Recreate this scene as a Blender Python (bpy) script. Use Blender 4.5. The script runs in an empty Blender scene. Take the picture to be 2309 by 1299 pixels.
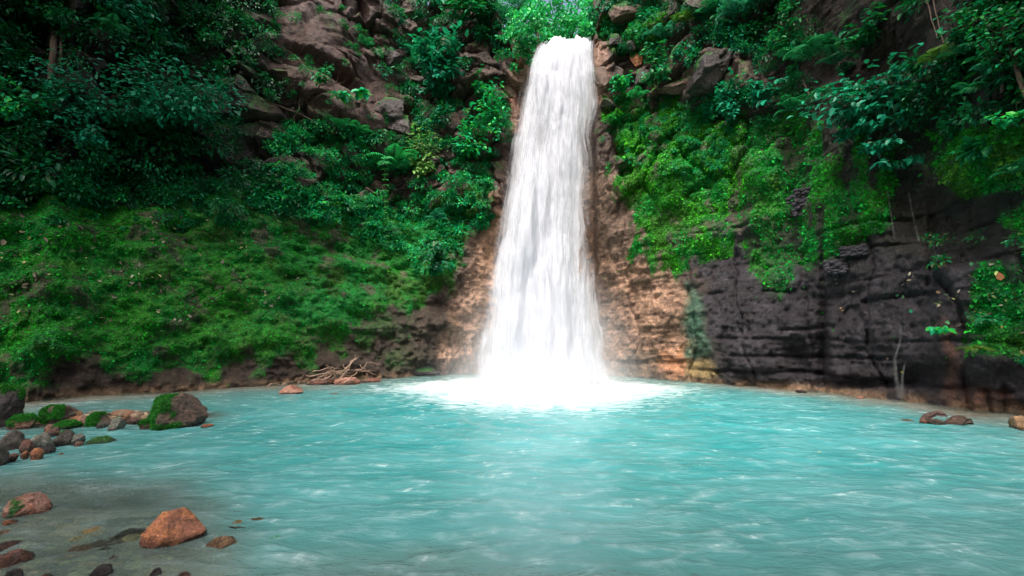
import bpy, math, random
import numpy as np
from mathutils import Vector
R = math.radians
C = bpy.context.scene.collection
rng = np.random.default_rng(7)
random.seed(7)

# ---------------------------------------------------------------- camera
PW, PH, F = 2309.0, 1299.0, 1026.0
PITCH = math.atan((775 - PH / 2) / F)
CAMZ = 2.2
cam = bpy.data.cameras.new('camera')
cam.lens = 36.0 * F / PW
cam.sensor_width = 36.0
cam.clip_end = 500
cam_o = bpy.data.objects.new('camera', cam)
C.objects.link(cam_o)
cam_o.location = (0, 0, CAMZ)
cam_o.rotation_euler = (math.pi / 2 + PITCH, 0, 0)
bpy.context.scene.camera = cam_o

# ---------------------------------------------------------------- sky, sun, exposure
SUN_EL, SUN_AZ = 58.0, 200.0          # azimuth from +Y clockwise: high, behind the camera
w = bpy.data.worlds.new('World')
bpy.context.scene.world = w
w.use_nodes = True
wn, wl = w.node_tree.nodes, w.node_tree.links
sky = wn.new('ShaderNodeTexSky')
sky.sky_type = 'NISHITA'
sky.sun_disc = False
sky.sun_elevation = R(SUN_EL)
sky.sun_rotation = R(SUN_AZ)
sky.air_density = 1.0
sky.dust_density = 10.0
sky.ozone_density = 1.0
wl.new(sky.outputs[0], wn['Background'].inputs[0])
wn['Background'].inputs[1].default_value = 0.15
sun = bpy.data.lights.new('sun', 'SUN')
sun.energy = 1.5
sun.angle = R(16)
sun.color = (1.0, 0.975, 0.94)
sun_o = bpy.data.objects.new('sun', sun)
C.objects.link(sun_o)
sd = Vector((math.sin(R(SUN_AZ)) * math.cos(R(SUN_EL)), math.cos(R(SUN_AZ)) * math.cos(R(SUN_EL)), math.sin(R(SUN_EL))))
sun_o.rotation_euler = (-sd).to_track_quat('-Z', 'Y').to_euler()
vs = bpy.context.scene.view_settings
vs.view_transform = 'Standard'
vs.look = 'None'
vs.gamma = 1
vs.exposure = 1.02
cy = bpy.context.scene.cycles
cy.transparent_max_bounces = 24
cy.max_bounces = 8
cy.diffuse_bounces = 3
cy.glossy_bounces = 2
cy.volume_bounces = 5
cy.volume_step_rate = 4
cy.use_fast_gi = False

# ---------------------------------------------------------------- numeric helpers
def ray(px, py):
    px = np.asarray(px, float); py = np.asarray(py, float)
    x = (px - PW / 2) / F; u = (PH / 2 - py) / F
    c, s = math.cos(PITCH), math.sin(PITCH)
    return np.stack(np.broadcast_arrays(x, c - u * s, s + u * c), -1)
def project(P):
    c, s = math.cos(PITCH), math.sin(PITCH)
    z = P[..., 2] - CAMZ
    f = P[..., 1] * c + z * s; u = -P[..., 1] * s + z * c
    f = np.where(f < 0.1, 0.1, f)
    return PW / 2 + P[..., 0] / f * F, PH / 2 - u / f * F
def ground(px, py, z=0.0):
    d = ray(px, py); t = (z - CAMZ) / d[..., 2]
    return np.stack([d[..., 0] * t, d[..., 1] * t, np.full(np.shape(t), z)], -1)
def _h(ix, iy, iz, seed):
    n = (ix.astype(np.int64) * 374761393 + iy.astype(np.int64) * 668265263 + iz.astype(np.int64) * 2147483647 + seed * 1274126177) & 0xFFFFFFFF
    n = ((n ^ (n >> 13)) * 1274126177) & 0xFFFFFFFF
    n = ((n ^ (n >> 16)) * 2246822519) & 0xFFFFFFFF
    n = n ^ (n >> 15)
    return (n & 0xFFFFFF) / float(0xFFFFFF)
def vnoise(p, seed=0):
    i = np.floor(p).astype(np.int64); f = p - i
    f = f * f * f * (f * (f * 6 - 15) + 10)
    out = 0
    for a in (0, 1):
        wa = f[..., 0] if a else 1 - f[..., 0]
        for b in (0, 1):
            wb = f[..., 1] if b else 1 - f[..., 1]
            for c in (0, 1):
                wc = f[..., 2] if c else 1 - f[..., 2]
                out = out + wa * wb * wc * _h(i[..., 0] + a, i[..., 1] + b, i[..., 2] + c, seed)
    return out * 2 - 1
def fbm(p, octv=4, seed=0, gain=0.5):
    p = np.asarray(p, float)
    out, a, s = 0, 1.0, 0.0
    for k in range(octv):
        out = out + a * vnoise(p * (2.03 ** k) + 13.7 * k, seed + k); s += a; a *= gain
    return out / s * 1.6
def worley(p, seed=0):
    i = np.floor(p).astype(np.int64)
    f1 = np.full(p.shape[:-1], 9.0); f2 = f1.copy(); cid = np.zeros(p.shape[:-1])
    for a in (-1, 0, 1):
        for b in (-1, 0, 1):
            for c in (-1, 0, 1):
                X, Y, Z = i[..., 0] + a, i[..., 1] + b, i[..., 2] + c
                d = np.sqrt((X + _h(X, Y, Z, seed) - p[..., 0]) ** 2 + (Y + _h(X, Y, Z, seed + 1) - p[..., 1]) ** 2 + (Z + _h(X, Y, Z, seed + 2) - p[..., 2]) ** 2)
                n = d < f1
                f2 = np.where(n, f1, np.minimum(f2, d))
                cid = np.where(n, _h(X, Y, Z, seed + 3), cid)
                f1 = np.where(n, d, f1)
    return f1, f2, cid
def sstep(a, b, x):
    t = np.clip((x - a) / (b - a), 0, 1)
    return t * t * (3 - 2 * t)
def polysd(x, y, poly):                        # signed distance to a polygon, inside positive
    d = np.full(x.shape, 1e9); ins = np.zeros(x.shape, bool)
    n = len(poly)
    for k in range(n):
        ax, ay = poly[k]; bx, by = poly[(k + 1) % n]
        ex, ey = bx - ax, by - ay
        t = np.clip(((x - ax) * ex + (y - ay) * ey) / (ex * ex + ey * ey), 0, 1)
        d = np.minimum(d, np.hypot(x - ax - t * ex, y - ay - t * ey))
        c = (ay > y) != (by > y)
        if ey != 0:
            ins ^= c & (x < ex * (y - ay) / ey + ax)
    return np.where(ins, d, -d)
def norm(v):
    return v / np.maximum(np.linalg.norm(v, axis=-1, keepdims=True), 1e-9)

def mesh_np(name, V, faces, mat, parent=None, col=None, uv=None, attrs=None, smooth=False, link=True):
    """faces: int array (n,k) or a list of such arrays; ONE mesh object"""
    me = bpy.data.meshes.new(name)
    if not isinstance(faces, list): faces = [faces]
    V = np.asarray(V, np.float32)
    me.vertices.add(len(V)); me.vertices.foreach_set('co', V.ravel())
    tot = sum(f.size for f in faces); npoly = sum(len(f) for f in faces)
    idx = np.concatenate([f.ravel() for f in faces]).astype(np.int32)
    me.loops.add(tot); me.loops.foreach_set('vertex_index', idx)
    st, c = [], 0
    for f in faces:
        st.append(c + np.arange(len(f)) * f.shape[1]); c += f.size
    me.polygons.add(npoly)
    me.polygons.foreach_set('loop_start', np.concatenate(st).astype(np.int32))
    if smooth:
        me.polygons.foreach_set('use_smooth', np.ones(npoly, bool))
    me.update(calc_edges=True)
    if col is not None:
        a = me.color_attributes.new('col', 'FLOAT_COLOR', 'POINT')
        cc = np.ones((len(V), 4), np.float32); cc[:, :3] = col
        a.data.foreach_set('color', cc.ravel())
    for k, v in (attrs or {}).items():
        a = me.attributes.new(k, 'FLOAT', 'POINT')
        a.data.foreach_set('value', np.asarray(v, np.float32).ravel())
    if uv is not None:
        l = me.uv_layers.new(name='UVMap')
        l.data.foreach_set('uv', np.asarray(uv, np.float32)[idx].ravel())
    if mat: me.materials.append(mat)
    o = bpy.data.objects.new(name, me)
    if link:
        C.objects.link(o)
    if parent: o.parent = parent
    return o
def tag(o, label=None, cat=None, group=None, kind=None):
    if label: o['label'] = label
    if cat: o['category'] = cat
    if group: o['group'] = group
    if kind: o['kind'] = kind
    return o
def empty(name, loc, rz=0):
    o = bpy.data.objects.new(name, None); C.objects.link(o)
    o.empty_display_size = 0.2
    o.location = [float(v) for v in loc]; o.rotation_euler = (0, 0, rz)
    return o
def copy_tree(o, parent=None):
    c = o.copy(); C.objects.link(c)
    if parent: c.parent = parent
    for ch in list(o.children): copy_tree(ch, c)
    return c
def grid_faces(nr, nc):
    i = np.arange(nr - 1)[:, None] * nc + np.arange(nc - 1)[None, :]
    i = i.ravel()
    return np.stack([i, i + 1, i + nc + 1, i + nc], -1)

# ---------------------------------------------------------------- materials
def mat_new(name):
    m = bpy.data.materials.new(name); m.use_nodes = True
    nt = m.node_tree; nt.nodes.clear()
    out = nt.nodes.new('ShaderNodeOutputMaterial')
    return m, nt, out
class NB:
    def __init__(s, nt): s.nt = nt
    def n(s, t, ins=None, **kw):
        nd = s.nt.nodes.new(t)
        for k, v in kw.items(): setattr(nd, k, v)
        for k, v in (ins or {}).items():
            if isinstance(v, bpy.types.NodeSocket): s.nt.links.new(v, nd.inputs[k])
            else: nd.inputs[k].default_value = v
        return nd
    def math(s, op, a, b=0.0, clamp=False):
        return s.n('ShaderNodeMath', {0: a, 1: b}, operation=op, use_clamp=clamp).outputs[0]
    def mix(s, f, a, b, mode='MIX'):
        nd = s.n('ShaderNodeMix', {}, data_type='RGBA', blend_type=mode)
        for k, v in ((0, f), (6, a), (7, b)):
            if isinstance(v, bpy.types.NodeSocket): s.nt.links.new(v, nd.inputs[k])
            else: nd.inputs[k].default_value = (v if k == 0 or len(v) == 4 else (*v, 1))
        return nd.outputs[2]
    def ramp(s, fac, p0, p1, v0=0.0, v1=1.0):
        nd = s.n('ShaderNodeMapRange', {0: fac, 1: p0, 2: p1, 3: v0, 4: v1}, interpolation_type='SMOOTHSTEP')
        return nd.outputs[0]
    def noise(s, vec, scale, detail=4.0, rough=0.55, dist=0.0):
        return s.n('ShaderNodeTexNoise', {'Vector': vec, 'Scale': scale, 'Detail': detail, 'Roughness': rough, 'Distortion': dist}).outputs['Fac']
    def link(s, a, b): s.nt.links.new(a, b)

def rock_material(name, bscale=1.0, rough=0.6, wet=0.0):
    m, nt, out = mat_new(name); b = NB(nt)
    pos = b.n('ShaderNodeNewGeometry').outputs['Position']
    tc = b.n('ShaderNodeTexCoord').outputs['Object']
    col = b.n('ShaderNodeVertexColor', layer_name='col').outputs['Color']
    moss = b.n('ShaderNodeAttribute', attribute_name='moss').outputs['Fac']
    n1 = b.noise(tc, 3.0 * bscale, 8.0, 0.65)
    n2 = b.noise(tc, 16.0 * bscale, 6.0, 0.75)
    mz = b.n('ShaderNodeMapping', {'Vector': tc, 'Scale': (1, 1, 2.6)}).outputs[0]
    n4 = b.noise(mz, 4.5 * bscale, 8.0, 0.8, 0.6)
    n3 = b.noise(tc, 9.0 * bscale, 6.0, 0.6)
    f = b.math('ADD', b.math('MULTIPLY', b.ramp(n1, 0.3, 0.7), 0.7), b.math('MULTIPLY', b.ramp(n2, 0.35, 0.7), 0.9))
    f = b.math('MULTIPLY', b.math('ADD', f, 0.12), b.ramp(n4, 0.25, 0.65, 0.55, 1.28))
    hv = b.n('ShaderNodeHueSaturation', {'Value': f, 'Color': col}).outputs[0]
    rg = b.math('ADD', b.ramp(n3, 0.3, 0.7, -0.22, 0.2), rough)
    rg = b.math('ADD', rg, b.math('MULTIPLY', moss, 0.35), clamp=True)
    hgt = b.math('ADD', b.math('MULTIPLY', n1, 0.9), b.math('ADD', b.math('MULTIPLY', n4, 0.9), b.math('MULTIPLY', n2, 0.45)))
    bp = b.n('ShaderNodeBump', {'Height': hgt, 'Strength': 1.0, 'Distance': 0.14 / bscale}).outputs[0]
    p = b.n('ShaderNodeBsdfPrincipled', {'Base Color': hv, 'Roughness': rg, 'Normal': bp})
    b.link(p.outputs[0], out.inputs[0])
    return m
def leaf_material(name, trans=0.3, rough=0.42, coat=0.0):
    m, nt, out = mat_new(name); b = NB(nt)
    col = b.n('ShaderNodeVertexColor', layer_name='col').outputs['Color']
    p = b.n('ShaderNodeBsdfPrincipled', {'Base Color': col, 'Roughness': rough, 'Specular IOR Level': 0.28})
    tcol = b.mix(0.35, col, (0.02, 0.30, 0.02))
    t = b.n('ShaderNodeBsdfTranslucent', {'Color': tcol})
    mx = b.n('ShaderNodeMixShader', {0: trans, 1: p.outputs[0], 2: t.outputs[0]})
    b.link(mx.outputs[0], out.inputs[0])
    return m
def bark_material(name, c1, c2):
    m, nt, out = mat_new(name); b = NB(nt)
    tc = b.n('ShaderNodeTexCoord').outputs['Object']
    n = b.noise(tc, 14.0, 6.0, 0.7)
    c = b.mix(b.ramp(n, 0.3, 0.7), c1, c2)
    bp = b.n('ShaderNodeBump', {'Height': n, 'Strength': 0.8, 'Distance': 0.03}).outputs[0]
    p = b.n('ShaderNodeBsdfPrincipled', {'Base Color': c, 'Roughness': 0.8, 'Normal': bp})
    b.link(p.outputs[0], out.inputs[0])
    return m
def wet_line(m):
    nt = m.node_tree; b = NB(nt); p = [n for n in nt.nodes if n.type == 'BSDF_PRINCIPLED'][0]
    z = b.n('ShaderNodeSeparateXYZ', {0: b.n('ShaderNodeNewGeometry').outputs['Position']}).outputs[2]
    n = b.noise(b.n('ShaderNodeNewGeometry').outputs['Position'], 6.0, 3.0)
    f = b.ramp(b.math('ADD', z, b.math('MULTIPLY', n, 0.08)), 0.07, 0.16, 1.0, 0.0)
    c = p.inputs['Base Color'].links[0].from_socket; r = p.inputs['Roughness'].links[0].from_socket
    b.link(b.mix(f, c, (0.35, 0.33, 0.31), 'MULTIPLY'), p.inputs['Base Color'])
    b.link(b.math('SUBTRACT', r, b.math('MULTIPLY', f, 0.22), clamp=True), p.inputs['Roughness'])
M_CLIFF = rock_material('cliff_rock', 0.8, 0.52)
M_ROCK = rock_material('boulder_rock', 2.0, 0.42)
wet_line(M_ROCK)
M_BED = rock_material('riverbed_gravel', 1.6, 0.6)
M_LEAF = leaf_material('leaf_green', 0.28, 0.4)
M_MOSS = leaf_material('moss_green', 0.25, 0.75)
M_DRY = leaf_material('dry_leaf', 0.1, 0.6)
M_BARK = bark_material('bark', (0.035, 0.022, 0.014), (0.10, 0.07, 0.045))
M_TWIG = bark_material('driftwood_bark', (0.22, 0.14, 0.10), (0.50, 0.36, 0.27))

# ---------------------------------------------------------------- cliff (amphitheatre) as radial surface
WL = [(0, 905), (60, 908), (200, 892), (400, 880), (600, 869), (760, 860), (860, 854), (1000, 845), (1100, 838), (1250, 834), (1380, 846), (1500, 856),
      (1600, 862), (1720, 872), (1850, 882), (2000, 899), (2100, 912), (2200, 925), (2309, 936)]
wl_w = ground([p[0] for p in WL], [p[1] for p in WL])
wl_a = np.degrees(np.arctan2(wl_w[:, 0], wl_w[:, 1])); wl_r = np.hypot(wl_w[:, 0], wl_w[:, 1])
wl_a = np.concatenate([[-85, -64], wl_a, [64, 85]]); wl_r = np.concatenate([[27, 26], wl_r, [17, 14]])
def shore_r(a): return np.interp(a, wl_a, wl_r)

NA, NZ, NP = 1150, 560, 26
AZ = np.linspace(-74, 70, NA)
def rim_z(a):
    base = np.interp(a, [-74, -45, -20, -3, -1.0, 2.2, 8.9, 11.2, 20, 40, 70], [33, 34, 35, 34, 30, 28.5, 29.5, 31, 33, 32, 30])
    notch = sstep(2.3, 3.1, a) * (1 - sstep(10.3, 11.1, a))
    return base * (1 - notch) + 24.0 * notch
RIM = rim_z(AZ)
ROWT = np.linspace(0, 1, NZ)
A2 = np.repeat(AZ[None, :], NZ, 0)
Z2 = -1.5 + ROWT[:, None] * (RIM[None, :] + 1.5)
def lean(a, z):
    zz = np.maximum(z, 0)
    L = np.interp(zz, [0, 0.9, 2.0, 6, 9.5, 13, 20, 30], [0, 0.15, 0.7, 2.6, 4.4, 5.6, 7.3, 9.3])
    Rr = np.interp(zz, [0, 1, 3, 7, 9, 13, 18, 30], [0, 0.0, 0.2, 0.5, 0.2, 1.0, 1.8, 3.2])
    Cc = np.interp(zz, [0, 2, 10, 20, 24, 30], [0, 0.1, 0.3, 0.3, 0.0, 1.0])
    wL = 1 - sstep(-16, -2, a); wR = sstep(11, 20, a)
    return L * wL + Rr * wR + Cc * (1 - wL - wR) * (1.0)
Rs = shore_r(A2) + lean(A2, Z2)
ar = np.radians(A2)
P0 = np.stack([np.sin(ar) * Rs, np.cos(ar) * Rs, Z2], -1)
# weights of the kinds of relief
wLft = 1 - sstep(-8, -3, A2); wRgt = sstep(11, 14, A2)
blocks = np.clip(sstep(10.5, 13, Z2) * (1 - wRgt) + wRgt * sstep(10, 13, Z2) * (1 - sstep(24, 36, A2)), 0, 1)
blocks = blocks * np.maximum(sstep(5.5, 9, np.abs(A2 - 5.5)), sstep(21, 24, Z2))
f1, f2, cid = worley(P0 / np.array([3.2, 3.2, 2.2]) + fbm(P0 * 0.25, 3, 5)[..., None] * 0.5, 11)
g1, g2, gid = worley(P0 / np.array([1.3, 1.3, 0.9]), 31)
D = 0.9 * fbm(P0 * 0.16, 3, 1)
D += blocks * ((cid - 0.5) * 2.2 + (gid - 0.5) * 0.7 - 0.9 * (1 - sstep(0.0, 0.16, f2 - f1)))
low = 1 - blocks
D += low * wLft * (0.85 * fbm(P0 * np.array([.5, .5, .8]), 4, 3) + 0.25 * np.abs(fbm(P0 * 1.6, 3, 4)))
# horizontal strata on the bare rock, right
strat = fbm(np.stack([P0[..., 0] * 0.12, P0[..., 1] * 0.12, Z2 * 1.6 + 0.3 * fbm(P0 * 0.3, 3, 9)], -1), 4, 21, 0.6)
D += low * (1 - wLft) * (0.17 * strat + 0.34 * fbm(P0 * 0.7, 4, 22) + 0.14 * np.abs(fbm(P0 * 2.0, 3, 23)))
crk = fbm(np.stack([P0[..., 0] * 0.8, P0[..., 1] * 0.8, Z2 * 0.13], -1), 3, 27)
D -= low * wRgt * 0.25 * np.exp(-(crk / 0.10) ** 2) * sstep(0.0, 0.5, fbm(P0 * 0.4, 2, 28))
D += 0.13 * fbm(P0 * 3.1, 4, 41)
for k, (zl, dp) in enumerate([(0.75, .35), (1.6, .30), (2.35, .22), (3.0, .30), (4.1, .22), (5.0, .28), (6.3, .25), (7.4, .3), (8.6, .25)]):
    zz_ = Z2 - zl - 0.18 * fbm(np.stack([A2 * 0.16, A2 * 0 + k, A2 * 0], -1), 4, 140)
    on = sstep(-0.15, 0.25, fbm(np.stack([A2 * 0.22, A2 * 0 + k * 3.1, A2 * 0], -1), 3, 141))
    on = on * (0.35 + 0.65 * sstep(21, 25, A2))
    D -= dp * np.exp(-(zz_ / 0.09) ** 2) * on * (1 - wLft)
    D += dp * 0.5 * np.exp(-((zz_ + 0.45) / 0.4) ** 2) * on * (1 - wLft)
for k, (al, w__) in enumerate([(14.6, .16), (21.0, .14), (26.5, .12), (33.5, .2), (38.0, .14), (44.0, .18)]):
    aa_ = A2 - al - 1.1 * fbm(np.stack([Z2 * 0.35, Z2 * 0 + k, Z2 * 0], -1), 3, 142)
    D -= 0.3 * np.exp(-(aa_ / w__) ** 2) * sstep(9, 6, Z2)
# features in the photograph: hollows (negative = deeper) and noses, as (px, py, sx, sy, metres)
PX0, PY0 = project(P0)
def slant(fx, fy, la, lb, deg):                # soft box lying at an angle
    c, s = math.cos(R(deg)), math.sin(R(deg)); u = (PX0 - fx) * c + (PY0 - fy) * s; v = -(PX0 - fx) * s + (PY0 - fy) * c
    return np.exp(-(np.abs(u) / la) ** 4 - (np.abs(v) / lb) ** 4)
face = np.clip(slant(700, 80, 110, 90, 30) + slant(790, 240, 170, 42, 38) + slant(860, 210, 60, 60, 0), 0, 1)
D = D * (1 - 0.94 * face) + face * 0.25 * fbm(P0 * 0.9, 5, 44)
D += 1.3 * slant(690, 70, 105, 85, 32) + 1.5 * slant(780, 245, 165, 34, 38) - 1.6 * slant(720, 160, 95, 20, 28) - 1.3 * slant(690, 290, 70, 22, 35)
D += 0.7 * slant(885, 245, 34, 40, 0) + 0.5 * slant(905, 300, 20, 45, -20)
for (fx, fy, sx, sy, am) in [
    (1800, 790, 50, 40, -0.7), (1812, 835, 32, 32, -1.3), (1852, 820, 14, 70, -1.4), (1950, 868, 130, 12, -1.0), (2060, 850, 60, 22, -0.8), (1855, 700, 8, 120, -0.7),
    (1620, 720, 60, 150, 0.5), (1500, 700, 60, 120, 0.4), (2120, 760, 18, 90, 0.35), (1500, 560, 110, 70, 0.5), (1450, 380, 90, 130, 0.6),
    (1700, 370, 50, 120, 0.5), (1870, 470, 28, 140, 0.7), (1790, 420, 26, 120, -0.8), (1950, 470, 60, 70, 0.4), (2200, 350, 120, 70, 1.0),
    (2060, 330, 100, 110, -1.6), (2080, 480, 90, 60, -0.8), (1660, 480, 25, 90, -0.5), (1060, 560, 26, 130, 0.5), (1055, 230, 70, 110, -1.8),
    (1120, 40, 70, 50, -1.0), (560, 630, 60, 26, 0.5), (400, 520, 40, 8, -0.5), (870, 800, 60, 40, -0.5), (760, 800, 70, 26, -0.5), (940, 190, 70, 130, -0.6),
    (350, 420, 260, 40, -1.3), (620, 170, 60, 160, -1.2), (1960, 110, 120, 60, -1.6), (1640, 170, 70, 50, 1.3), (1440, 190, 30, 50, 0.5),
    (1520, 820, 30, 8, -0.25), (1450, 818, 60, 5, -0.35), (560, 700, 90, 14, -0.4), (2220, 800, 90, 60, 0.8), (2280, 620, 80, 80, 0.9)]:
    D += am * np.exp(-((PX0 - fx) / sx) ** 2 - ((PY0 - fy) / sy) ** 2)
# smooth strip behind the falling water, flared to both sides
Rs = Rs - D * (1 - 0.6 * np.exp(-((PX0 - 1250) / 90) ** 2))
# stays outside the pool at the waterline
Rs = Rs + 0.35 * np.maximum(0, D) * np.exp(-(Z2 / 0.8) ** 2)
CP = np.stack([np.sin(ar) * Rs, np.cos(ar) * Rs, Z2], -1)
def normals_of(P):
    du = np.gradient(P, axis=1); dv = np.gradient(P, axis=0)
    return norm(np.cross(dv, du)) * -1
CN = normals_of(CP)
if CN[NZ // 2, NA // 2, 1] > 0: CN = -CN
PX, PY = project(CP)
# plateau behind the rim
prow = []
for k in range(1, NP + 1):
    t = k / NP
    rr = Rs[-1] + 0.4 + 45 * t ** 1.6
    zz = RIM + 9 * t - np.interp(AZ, [1.5, 3.5, 9, 11], [0, 7.5, 7.5, 0]) * t + 0.7 * fbm(np.stack([AZ * 0.2, np.full(NA, t * 9), np.zeros(NA)], -1), 3, 77)
    prow.append(np.stack([np.sin(np.radians(AZ)) * rr, np.cos(np.radians(AZ)) * rr, zz], -1))
prow = np.array(prow)

# albedo of the cliff, from what grows and seeps where, plus painted shade
nz = fbm(CP * 0.55, 4, 51); nz2 = fbm(CP * 1.7, 4, 52); nz3 = fbm(CP * np.array([1.2, 1.2, .25]), 4, 53)
WX, WY = PX + 28 * nz + 10 * nz2, PY + 30 * nz3 + 10 * fbm(CP * 1.6, 3, 54)
def pm(poly, soft=18, jit=1.0):
    return sstep(-soft, soft, polysd(PX + (WX - PX) * jit, PY + (WY - PY) * jit, poly))
def cmix(a, b, m): return a * (1 - m[..., None]) + np.array(b) * m[..., None]
col = np.empty(CP.shape); col[:] = (0.075, 0.055, 0.045)
col = cmix(col, (0.16, 0.10, 0.085), sstep(-0.3, 0.5, nz) * 0.7)                       # reddish brown upper rock
col = cmix(col, (0.03, 0.026, 0.024), sstep(0.1, 0.6, nz2) * 0.7)
fc = pm([(610, 40), (700, -60), (840, -60), (850, 120), (960, 300), (900, 340), (760, 290), (640, 190)], 24); col = cmix(col, (0.080, 0.040, 0.032), fc * 0.9); col = cmix(col, (0.13, 0.085, 0.078), fc * sstep(0.05, 0.6, fbm(CP * 0.8, 5, 59)) * 0.7)
dark = pm([(1560, 540), (1700, 500), (1830, 560), (2309, 400), (2700, 400), (2700, 1200), (2200, 1000), (1600, 880), (1590, 700)], 25)
col = cmix(col, (0.027, 0.023, 0.030), dark)                                    # wet purplish black basalt
col = cmix(col, (0.058, 0.052, 0.066), dark * sstep(0.0, 0.6, nz2) * 0.8)
left_low = pm([(-900, 790), (300, 810), (700, 770), (900, 690), (1040, 660), (1060, 900), (500, 960), (-900, 1000)], 30)
col = cmix(col, (0.060, 0.043, 0.032), left_low)
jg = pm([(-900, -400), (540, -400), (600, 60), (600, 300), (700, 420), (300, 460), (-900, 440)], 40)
col = cmix(col, (0.012, 0.015, 0.010), jg * 0.95)  # shade of the gaps between leaves, painted as near-black green
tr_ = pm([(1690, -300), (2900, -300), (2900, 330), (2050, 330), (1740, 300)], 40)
col = cmix(col, (0.022, 0.016, 0.013), tr_ * 0.9)  # shade under the upper right growth, painted into the rock colour
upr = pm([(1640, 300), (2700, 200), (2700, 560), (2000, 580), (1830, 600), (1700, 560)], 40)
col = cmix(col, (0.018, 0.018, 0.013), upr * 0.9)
orange = pm([(1360, 560), (1420, 590), (1480, 600), (1540, 660), (1560, 880), (1200, 900), (1330, 500)], 16, 0.6)
col = cmix(col, (0.46, 0.28, 0.19), orange)
col = cmix(col, (0.18, 0.11, 0.075), orange * sstep(-0.3, 0.5, fbm(CP * np.array([1, 1, 2.2]), 5, 63)) * 0.85)
brown = pm([(1340, 380), (1420, 390), (1440, 560), (1500, 620), (1380, 640), (1290, 640), (1280, 380)], 22)
col = cmix(col, (0.27, 0.18, 0.135), brown * (1 - orange))
hot = pm([(1480, 800), (1550, 760), (1560, 870), (1480, 870)], 22); col = cmix(col, (0.50, 0.21, 0.09), hot * 0.7)
grey = pm([(1400, 790), (1480, 780), (1485, 860), (1395, 860)], 8, 0.4); col = cmix(col, (0.19, 0.13, 0.085), grey * 0.85)
alga = pm([(1540, 640), (1590, 690), (1596, 810), (1545, 815)], 12, 0.5); col = cmix(col, (0.055, 0.16, 0.10), alga * (0.75 + 0.25 * nz2))
yel = pm([(1545, 815), (1600, 815), (1608, 870), (1545, 870)], 10, 0.5); col = cmix(col, (0.36, 0.26, 0.11), yel * 0.85)
lstrip = pm([(1098, 430), (1125, 430), (1140, 900), (985, 860), (1010, 700), (1060, 640)], 16, 0.5)
col = cmix(col, (0.50, 0.31, 0.21), lstrip)
col = cmix(col, (0.14, 0.095, 0.07), lstrip * pm([(1060, 430), (1098, 430), (1068, 640), (1020, 690), (1000, 640)], 12, 0.4))
lspk = lstrip * sstep(0.05, 0.35, fbm(CP * np.array([4, 4, 2.0]), 3, 58)) * sstep(640, 760, PY); col = cmix(col, (0.12, 0.08, 0.06), lspk * 0.6)
liprock = pm([(1140, 200), (1180, 90), (1215, 90), (1180, 300), (1145, 290)], 12, 0.3) + pm([(1335, 90), (1362, 90), (1375, 240), (1335, 240)], 10, 0.3)
col = cmix(col, (0.38, 0.23, 0.17), np.clip(liprock, 0, 1) * 0.85)
redcol = pm([(2105, 740), (2135, 740), (2140, 900), (2400, 960), (2400, 930), (2180, 870), (2150, 740)], 16); col = cmix(col, (0.17, 0.075, 0.05), redcol * 0.7)
wlm = np.exp(-(np.maximum(Z2 - 0.05, 0) / 0.22) ** 2) * sstep(-0.5, 0.3, nz2 + 0.2); col = cmix(col, (0.30, 0.19, 0.11), wlm * 0.8)  # iron stain at the waterline
# moss
moss = np.zeros(PX.shape)
MOSSL = [(-900, 300), (300, 420), (620, 420), (760, 430), (900, 460), (1030, 450), (1110, 360), (1080, 470), (1045, 600), (1010, 650), (930, 690), (860, 700), (800, 740), (745, 770), (720, 740), (690, 800), (650, 790), (600, 820), (560, 790), (480, 850), (420, 830), (300, 850), (200, 810), (100, 850), (0, 845), (-900, 860)]
MOSSR = [(1360, 210), (1400, 330), (1385, 400), (1430, 470), (1440, 540), (1420, 580), (1480, 590), (1510, 625), (1560, 590), (1640, 555), (1640, 460), (1640, 400), (1650, 300), (1600, 240), (1480, 230)]
MOSSX = [[(1680, 270), (1760, 270), (1785, 400), (1765, 500), (1690, 490)], [(1845, 360), (1895, 360), (1895, 560), (1862, 590), (1850, 480)],
         [(1900, 430), (2010, 440), (2000, 520), (1900, 540)], [(2090, 290), (2700, 280), (2700, 450), (2309, 430), (2130, 430)],
         [(2250, 470), (2700, 450), (2700, 640), (2309, 560)], [(2210, 600), (2700, 560), (2700, 830), (2240, 800), (2180, 780)], [(1040, 430), (1110, 340), (1080, 470), (1055, 540), (1020, 660), (1000, 600)],
         [(1370, 30), (1500, 20), (1480, 90), (1370, 110)], [(1700, 500), (1800, 500), (1790, 640), (1740, 680), (1700, 600)]]
moss = np.maximum(moss, pm(MOSSL, 16)); moss = np.maximum(moss, pm(MOSSR, 12))
moss = np.maximum(moss, pm([(1650, 240), (2060, 280), (2030, 470), (1930, 560), (1830, 590), (1700, 600), (1660, 450)], 20) * 0.68 * sstep(0.62, 0.3, fbm(np.stack([PX0 / 34, PY0 / 160, PX0 * 0], -1), 4, 68) + 0.45))
for k, q in enumerate(MOSSX): moss = np.maximum(moss, pm(q, 14, 0.45) * (0.45 if k == 8 else 1))
thin = sstep(0.2, 0.6, fbm(CP * 0.9, 4, 60)) * 0.75
moss = np.clip(moss * (1 - thin), 0, 1)
moss = np.maximum(moss, 0.7 * left_low * sstep(-0.1, 0.35, nz) * sstep(0.25, 0.8, Z2) * sstep(1000, 700, PX))
moss = np.maximum(moss, 0.5 * sstep(0.3, 0.7, nz) * sstep(430, 330, PY) * (1 - orange) * sstep(0.4, 0.9, CN[..., 2] + 0.5))
hue = sstep(-0.5, 0.6, fbm(CP * 0.45, 3, 61))
mc = np.array((0.005, 0.19, 0.026)) * (1 - hue[..., None]) + np.array((0.030, 0.22, 0.012)) * hue[..., None]
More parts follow.
